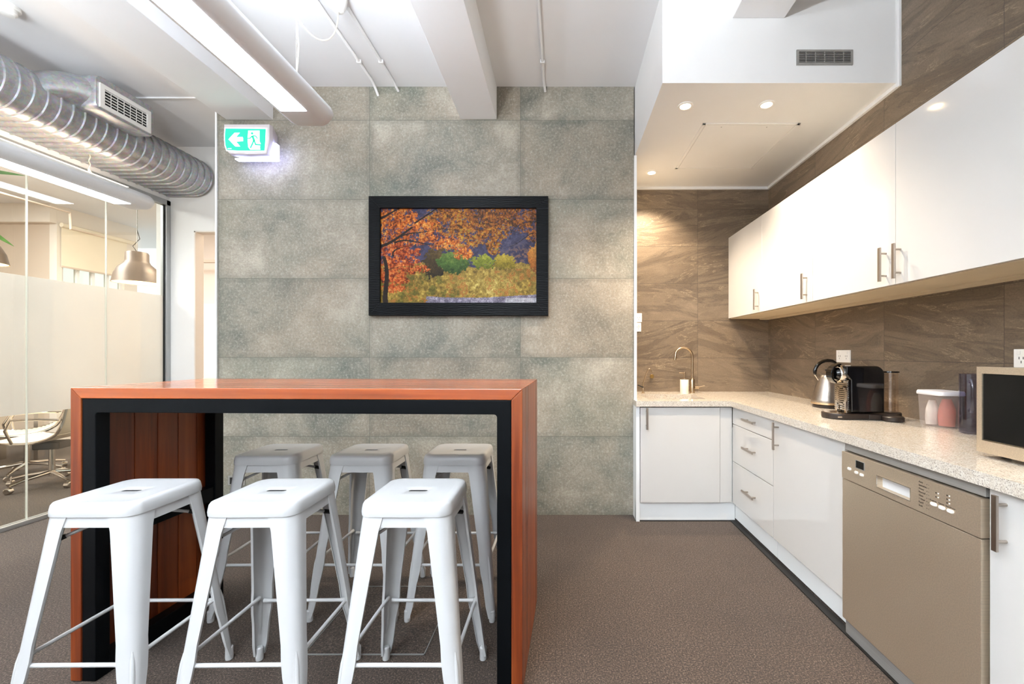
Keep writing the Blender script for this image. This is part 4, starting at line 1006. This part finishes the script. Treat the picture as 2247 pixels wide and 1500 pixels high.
# spiral flat-oval duct
cxd, zb_, rd = -3.568, 2.761, 0.171
du = thing('air_duct', 'large galvanised spiral air duct running along the ceiling above the glass', 'duct', (cxd, 2.2, zb_+rd))
bm = bmesh.new(); nb_ = 26; L = []
sec = [(cxd+rd*math.cos(a), zb_+rd+rd*math.sin(a), math.cos(a), math.sin(a)) for a in [-PI/2+PI*k/nb_ for k in range(nb_+1)]]
sec += [(cxd-0.30+rd*math.cos(a), zb_+rd+rd*math.sin(a), math.cos(a), math.sin(a)) for a in [PI/2+PI*k/nb_ for k in range(nb_+1)]]
pitch = 0.073; y = 0.7
while y < 4.158:
    for dy, bu in ((0, 0), (pitch*0.80, 0), (pitch*0.84, 0.010), (pitch*0.94, 0.010)):
        if y+dy < 4.158: L.append([(a+c*bu, y+dy, b+s*bu) for a, b, c, s in sec])
    y += pitch
rings(bm, L, True, True, True); shade(obj('duct_run', bm, M['duct'], du), 28)
# plenum with grille
pb = du
bm = bmesh.new(); yc = 3.175
L = []
for x, s in ((-3.62, 0.98), (-3.27, 1.0), (-3.255, 0.97)):
    L.append([(x, yc+u*s, 3.066+v*s) for u, v in rr(0.215, 0.122, 0.04, 6)])
rings(bm, L, True, True, True); shade(obj('plenum_box', bm, M['duct'], pb), 40)
bm = bmesh.new(); L = []
for i in range(8):
    q = i/7; L.append([(-3.44-0.10*q+ (0.17-0.04*q)*math.cos(a), 2.97-0.20*q, 3.066-0.10*q*q+(0.118-0.03*q)*math.sin(a)) for a in [2*PI*k/28 for k in range(28)]])
rings(bm, L, True, True, True); shade(obj('transition', bm, M['duct'], pb), 40)
gx = -3.254
gy0, gy1, gz0, gz1 = 2.985, 3.355, 2.965, 3.135
gr = obj('grille_frame', B((gx-0.002, gx+0.010, gy0, gy1, gz0, gz0+0.03), (gx-0.002, gx+0.010, gy0, gy1, gz1-0.03, gz1), (gx-0.002, gx+0.010, gy0, gy0+0.03, gz0+0.03, gz1-0.03), (gx-0.002, gx+0.010, gy1-0.03, gy1, gz0+0.03, gz1-0.03)), M['plastic'], pb, label='white grille frame')
obj('grille_void', B((gx, gx+0.001, gy0+0.03, gy1-0.03, gz0+0.03, gz1-0.03)), M['dark'], gr)
for k in range(5):
    q = gz0+0.046+k*0.021; obj('slat', B((gx+0.002, gx+0.008, gy0+0.03, gy1-0.03, q, q+0.0055)), M['plastic'], gr)
obj('cross_blades', B(*[(gx+0.001, gx+0.006, gy0+0.03+0.0457*k, gy0+0.032+0.0457*k, gz0+0.03, gz1-0.03) for k in range(1, 7)]), M['plastic'], gr)

# exit sign
ex0, ex1 = -2.455, -2.115; eyf = 3.075; ez0, ez1 = 2.668, 2.895
es = thing('exit_sign', 'green illuminated exit sign with arrow and running man under the ceiling beam', 'exit sign', ((ex0+ex1)/2, DG, 2.78))
hb = bmesh.new(); L = []
for y, s, dzz in ((DG-0.003, 0.80, 0), (3.15, 0.92, 0), (3.11, 1.0, 0), (eyf+0.006, 0.97, 0)):
    L.append([((ex0+ex1)/2+u*s, y, (ez0+ez1)/2+v*s) for u, v in [(-0.170, 0.113), (-0.170, 0.0), (-0.160, -0.07), (-0.13, -0.105), (0.0, -0.113), (0.15, -0.108), (0.170, 0.0), (0.170, 0.113)]])
rings(hb, L, True, True, True); obj('housing', hb, M['signbody'], es, bevel=0.003)
M['signgreen'] = emit('lit_green_panel', (14, 178, 140), 0.62); M['signwhite'] = emit('lit_white_panel', (240, 252, 255), 0.95); M['signglow'] = emit('lit_cool_lens', (190, 200, 255), 9.0)
def SG(u, v): return (ex0+0.020+u*0.292, ez0+0.030+v*0.160)   # u,v in 0..1 on the face
fp = [SG(u, v) for u, v in ((0.0, 1.0), (-0.015, 0.6), (0.0, 0.25), (0.04, 0.03), (0.3, 0.0), (0.7, -0.01), (0.97, 0.0), (0.99, 0.5), (1.0, 0.98))]
obj('face_rim', PR([(a+(a-(ex0+ex1)/2)*0.05, b+(b-2.775)*0.10) for a, b in fp], 'Y', eyf+0.002, eyf+0.006), M['signwhite'], es)
fpn = obj('face_panel', PR(fp, 'Y', eyf, eyf+0.003), M['signgreen'], es, label='green lit face')
arrow = [(0.08, 0.50), (0.23, 0.80), (0.36, 0.80), (0.27, 0.61), (0.43, 0.61), (0.44, 0.56), (0.44, 0.42), (0.27, 0.40), (0.37, 0.18), (0.25, 0.18)]
obj('arrow', PR([SG(*p) for p in arrow], 'Y', eyf-0.0015, eyf), M['signwhite'], fpn)
doorp = [(0.57, 0.90), (0.85, 0.90), (0.85, 0.42), (0.88, 0.30), (0.86, 0.15), (0.87, 0.03), (0.62, 0.03), (0.57, 0.15), (0.555, 0.5)]
obj('door_symbol', PR([SG(*p) for p in doorp], 'Y', eyf-0.0015, eyf), M['signwhite'], fpn)
def limb(bm, pts, w):
    for (a, b) in zip(pts, pts[1:]):
        A_, B_ = Vector(SG(*a)), Vector(SG(*b)); d = (B_-A_).normalized(); nn = Vector((-d.y, d.x))*w
        prism(bm, [A_-nn-d*w*0.5, B_-nn+d*w*0.5, B_+nn+d*w*0.5, A_+nn-d*w*0.5], 'Y', eyf-0.003, eyf-0.0014)
rm = bmesh.new(); hc = SG(0.67, 0.77); prism(rm, [(hc[0]+0.0085*math.cos(2*PI*k/16), hc[1]+0.0085*math.sin(2*PI*k/16)) for k in range(16)], 'Y', eyf-0.003, eyf-0.0014)
limb(rm, [(0.68, 0.64), (0.72, 0.44)], 0.0072); limb(rm, [(0.67, 0.65), (0.62, 0.55), (0.56, 0.54)], 0.0034); limb(rm, [(0.69, 0.66), (0.76, 0.65), (0.80, 0.54)], 0.0034)
limb(rm, [(0.71, 0.44), (0.67, 0.27), (0.63, 0.12)], 0.0046); limb(rm, [(0.72, 0.44), (0.76, 0.26), (0.87, 0.25)], 0.0046)
obj('running_figure', rm, M['signgreen'], fpn)
obj('small_print', B(*[(SG(0.06+0.012*k, 0)[0], SG(0.068+0.012*k, 0)[0], eyf-0.001, eyf, SG(0, 0.07)[1], SG(0, 0.10)[1]) for k in range(8)]), M['signwhite'], fpn)
obj('light_lens', B((ex0+0.05, ex1+0.002, 3.125, 3.165, ez0-0.012, ez0-0.001), (ex1+0.004, ex1+0.013, 3.125, 3.165, ez0-0.012, ez0+0.11)), M['signglow'], es, bevel=0.003)

# conduits on the ceiling
def conduit(lb, xx, y0, drop):
    pts = [(xx, y0, ZC-0.011), (xx, DG-0.09, ZC-0.011), (xx+0.004, DG-0.04, ZC-0.02-drop*0.5), (xx+0.008, DG-0.002, ZC-0.03-drop)]
    t_ = thing('conduit', lb, 'conduit', (xx, DG, ZC), 0, 'white conduits along the ceiling')
    shade(obj('pipe', T(pts, 0.0095, 12), M['paint'], t_))
    obj('clip', B((xx-0.016, xx+0.016, DG-0.30, DG-0.285, ZC-0.023, ZC)), M['paint'], t_, bevel=0.002)
conduit('left of the three white ceiling conduits, entering the tiled wall left of the picture', -1.395, -1.0, 0.04)
conduit('middle white ceiling conduit, ending at the wall left of the centre beam', -1.243, 2.48, 0.005)
conduit('right-hand white ceiling conduit, between the centre beam and the bulkhead', -0.128, -1.0, 0.008)
rc = thing('ceiling_rose', 'white ceiling plug holder with a looping cream cable above the strip light', 'ceiling fitting', (-1.25, 2.42, ZC))
shade(obj('rose_cover', LA([(0.048, 0), (0.048, -0.02), (0.040, -0.06), (0.030, -0.085), (0.012, -0.092)], (-1.262, 2.40, ZC), n=28), M['plastic'], rc))
pts = bez((-1.262, 2.40, ZC-0.088), (-1.25, 2.38, ZC-0.36), (-1.42, 2.35, ZC-0.35), (-1.52, 2.28, ZC-0.002), 24)
shade(obj('loop_cable', T(pts, 0.0035, 8), M['cream_cable'], rc))
smk = thing('smoke_detector', 'white round smoke detector on the ceiling at the top left corner', 'smoke detector', (-3.22, 2.47, ZC))
shade(obj('base', LA([(0.055, 0), (0.055, -0.015), (0.05, -0.018)], (-3.23, 2.47, ZC), n=32), M['plastic'], smk))
shade(obj('sensor_cap', LA([(0.042, -0.018), (0.042, -0.04), (0.03, -0.052), (0.012, -0.055)], (-3.23, 2.47, ZC), n=32), M['plastic'], smk))

# ================================================================== MEETING ROOM CONTENTS
def pend(lb, x, y, zb2):
    t_ = thing('pendant_lamp', lb, 'pendant lamp', (x, y, zb2), 0, 'dark bell pendant lamps in the meeting room')
    shade(obj('shade', LA([(0.210, 0.0), (0.207, 0.01), (0.190, 0.10), (0.155, 0.175), (0.115, 0.215), (0.100, 0.245), (0.098, 0.33), (0.09, 0.345), (0.0, 0.35)], (x, y, zb2), n=44, cap0=False, cap1=False), M['pendant'], t_, solid=0.003), 50)
    shade(obj('reflector', LA([(0.203, 0.004), (0.186, 0.10), (0.15, 0.17), (0.11, 0.21), (0.0, 0.215)], (x, y, zb2), n=44, cap0=False, cap1=False), M['pendantin'], t_), 50)
    obj('bulb', LA([(0.0, 0.05), (0.03, 0.06), (0.035, 0.09), (0.02, 0.13), (0.0, 0.14)], (x, y, zb2), n=20, cap0=False, cap1=False), M['bulb'], t_)
    shade(obj('chain', T([(x, y, zb2+0.35), (x, y, ZC)], 0.004, 6), M['steelgrey'], t_))
    shade(obj('cord', T([(x, y, zb2+0.35), (x-0.05, y, zb2+0.42), (x+0.03, y, zb2+0.5), (x, y, zb2+0.6), (x, y, ZC)], 0.004, 6), M['rubber'], t_))
    l = bpy.data.lights.new('pendant_bulb', 'POINT'); l.energy = 14; l.color = (1, 0.82, 0.6); l.shadow_soft_size = 0.04
    lo = bpy.data.objects.new('pendant_bulb', l); COL.objects.link(lo); lo.parent = t_; lo.location = (0, 0, 0.03)
M['bulb'] = emit('lit_bulb', (255, 220, 160), 12)
pend('dark bell-shaped pendant lamp behind the glass, beside the doorway wall', -4.80, 4.80, 2.02)
pend('dark bell pendant lamp cut off by the left picture edge, behind the glass', -5.58, 4.03, 2.09)
pp = thing('ceiling_pipe', 'thin pipe stepping down along the meeting room ceiling', 'pipe', (-6, 5, 3.1))
shade(obj('pipe', T([(-6.2, 4.4, 3.0), (-6.2, 5.35, 3.0), (-6.2, 5.36, 2.8), (-6.2, 5.75, 2.8)], 0.014, 8), M['tan'], pp))

def office_chair():
    root = thing('office_chair', 'x', 'chair', (0, 0, 0), 0, 'cream ribbed office chairs in the meeting room')
    # side profile (y forward = seat front, z up)
    prof = bez((0, 0.24, 0.455), (0, 0.05, 0.40), (0, -0.12, 0.42), (0, -0.20, 0.50), 14)[:-1]+bez((0, -0.20, 0.50), (0, -0.26, 0.58), (0, -0.27, 0.75), (0, -0.31, 0.92), 14)
    def sling(a, b, name):
        bm = bmesh.new(); L = []; P = prof[a:b]
        fine = []
        for i in range(len(P)-1):
            for q in range(5): fine.append(P[i].lerp(P[i+1], q/5))
        for i, p in enumerate(fine):
            bu = 0.008*abs(math.sin(i*0.62)); L.append([(-0.235, p.y, p.z), (-0.23, p.y+bu, p.z+bu), (0.23, p.y+bu, p.z+bu), (0.235, p.y, p.z), (0.23, p.y-0.008, p.z-0.008), (-0.23, p.y-0.008, p.z-0.008)])
        rings(bm, L, True, True, True); shade(obj(name, bm, M['leather'], root), 70)
    sling(0, 15, 'seat'); sling(14, 28, 'backrest')
    for s in (-1, 1):
        shade(obj('side_frame', T([(s*0.245, p.y, p.z) for p in prof], 0.012, 8), M['chrome'], root))
        shade(obj('armrest', T([(s*0.25, 0.10, 0.43), (s*0.285, 0.12, 0.55), (s*0.285, 0.08, 0.64), (s*0.285, -0.10, 0.645), (s*0.26, -0.235, 0.63)], 0.010, 8), M['chrome'], root))
    obj('seat_mechanism', B((-0.07, 0.07, -0.10, 0.10, 0.335, 0.405)), M['blackmatte'], root, bevel=0.01)
    shade(obj('column', T([(0, 0, 0.08), (0, 0, 0.34)], [0.024, 0.020], 14), M['chrome'], root))
    for k in range(5):
        a = 2*PI*k/5+0.3; c, s = math.cos(a), math.sin(a)
        leg = obj('base_arm', T([(0.02*c, 0.02*s, 0.115), (0.18*c, 0.18*s, 0.095), (0.30*c, 0.30*s, 0.068)], [0.017, 0.014, 0.011], 10), M['chrome'], root); shade(leg)
        obj('castor', LA([(0.02, -0.02), (0.027, -0.016), (0.027, 0.016), (0.02, 0.02)], (0.30*c, 0.30*s, 0.028), 'X' if abs(c) > abs(s) else 'Y', 16), M['chrome'], leg)
    return root
oc = office_chair()
chs = [(-4.78, 3.98, 105, 'cream ribbed office chair with chrome star base, just left of the bar table'), (-5.42, 4.30, 138, 'cream office chair turned away to the left, near the bottom left of the glass'), (-7.02, 3.6, -92, 'cream office chair on the far side of the meeting table'), (-7.02, 4.7, -85, 'cream office chair at the far end of the meeting table')]
for i, (x, y, a, lb) in enumerate(chs):
    s = oc if i == 0 else copy_tree(oc); s.location = (x, y, 0); s.rotation_euler = (0, 0, math.radians(a)); s['label'] = lb
mt = thing('meeting_table', 'long brown wooden meeting table behind the glass partition', 'table', (-6.2, 4.1, 0))
obj('table_top', B((-6.62, -5.90, 2.6, 5.2, 0.70, 0.735)), M['tablewood'], mt, bevel=0.004)
for y in (2.9, 4.9):
    obj('leg', B((-6.50, -6.45, y-0.03, y+0.03, 0, 0.70)), M['chrome'], mt); obj('leg', B((-6.06, -6.01, y-0.03, y+0.03, 0, 0.70)), M['chrome'], mt)
# plant whose leaf tips enter at the left
pt = thing('potted_plant', 'tall green plant with pointed leaves behind the glass at the left edge', 'plant', (-5.0, 3.30, 0))
shade(obj('pot', LA([(0.13, 0), (0.15, 0.02), (0.18, 0.34), (0.17, 0.35), (0.16, 0.33), (0.0, 0.32)], (-5.0, 3.30, 0), n=28, cap1=False), M['plastic'], pt))
shade(obj('stem', T([(-5.0, 3.30, 0.3), (-5.02, 3.31, 1.2), (-5.0, 3.30, 2.2)], [0.025, 0.02, 0.012], 10), M['tan'], pt))
def leaf(p0, p1, w, droop):
    bm = bmesh.new(); p0, p1 = Vector(p0), Vector(p1); d = (p1-p0); sidev = d.cross(Vector((1, 0, 0.3))).normalized(); L = []
    for i in range(13):
        q = i/12; c = p0.lerp(p1, q)-Vector((0, 0, droop*q*q)); ww = w*math.sin(PI*min(1, q*0.92+0.08))**0.8*(1-0.2*q)+0.0008
        L.append([c-sidev*ww, c+Vector((0, 0, 0.01*(1-q))), c+sidev*ww])
    rings(bm, L, False, False, False); shade(obj('leaf', bm, M['leaf'], pt, solid=0.002), 60)
for p0_, p1_, w_, dr_ in (((-5.05, 3.32, 2.70), (-4.69, 3.71, 2.83), 0.026, 0.05), ((-5.0, 3.30, 2.48), (-4.775, 3.70, 2.22), 0.045, 0.06), ((-5.0, 3.3, 2.2), (-5.35, 3.0, 2.4), 0.04, 0.1), ((-5.0, 3.3, 2.2), (-4.9, 2.8, 2.5), 0.04, 0.1), ((-5.0, 3.3, 2.2), (-5.5, 3.5, 2.1), 0.04, 0.1)):
    leaf(p0_, p1_, w_, dr_)
shade(obj('stem', T([(-5.0, 3.30, 2.15), (-5.02, 3.31, 2.5), (-5.05, 3.32, 2.72)], [0.012, 0.01, 0.006], 8), M['tan'], pt))

# ================================================================== LIGHT
w = bpy.data.worlds.new('world'); SC.world = w; w.use_nodes = True
bg = w.node_tree.nodes['Background']; bg.inputs[0].default_value = (0.93, 0.96, 1.0, 1); bg.inputs[1].default_value = 1.0
def area(name, loc, rot, sx, sy, e, col=(1, 1, 1)):
    l = bpy.data.lights.new(name, 'AREA'); l.shape = 'RECTANGLE'; l.size = sx; l.size_y = sy; l.energy = e; l.color = col
    o = bpy.data.objects.new(name, l); COL.objects.link(o); o.location = loc; o.rotation_euler = rot; return o
area('meeting_room_fill', (-6.0, 3.2, ZC-0.02), (0, 0, 0), 1.2, 3.0, 200, (0.96, 0.97, 1.0))  # unseen lamp added to brighten the meeting room
area('hall_fill', (-3.6, 5.6, ZC-0.02), (0, 0, 0), 1.2, 1.2, 70, (1.0, 0.86, 0.70))  # unseen lamp added to light the room beyond the doorway
area('unseen_fill_light', (-0.9, -1.2, 2.2), (PI, 0, 0), 0.3, 2.8, 230, (0.86, 0.94, 1.0))  # added fill lamp out of view, aimed up at the ceiling
area('unseen_fill_light', (-3.0, 0.0, 2.35), (PI, 0, 0), 0.2, 2.8, 85, (0.88, 0.95, 1.0))  # added fill lamp out of view, brightens the left bay ceiling
area('unseen_fill_light', (-0.4, -1.2, 2.15), (0, 0, 0), 0.3, 2.8, 25, (0.88, 0.95, 1.0))  # added fill lamp behind the camera, facing down
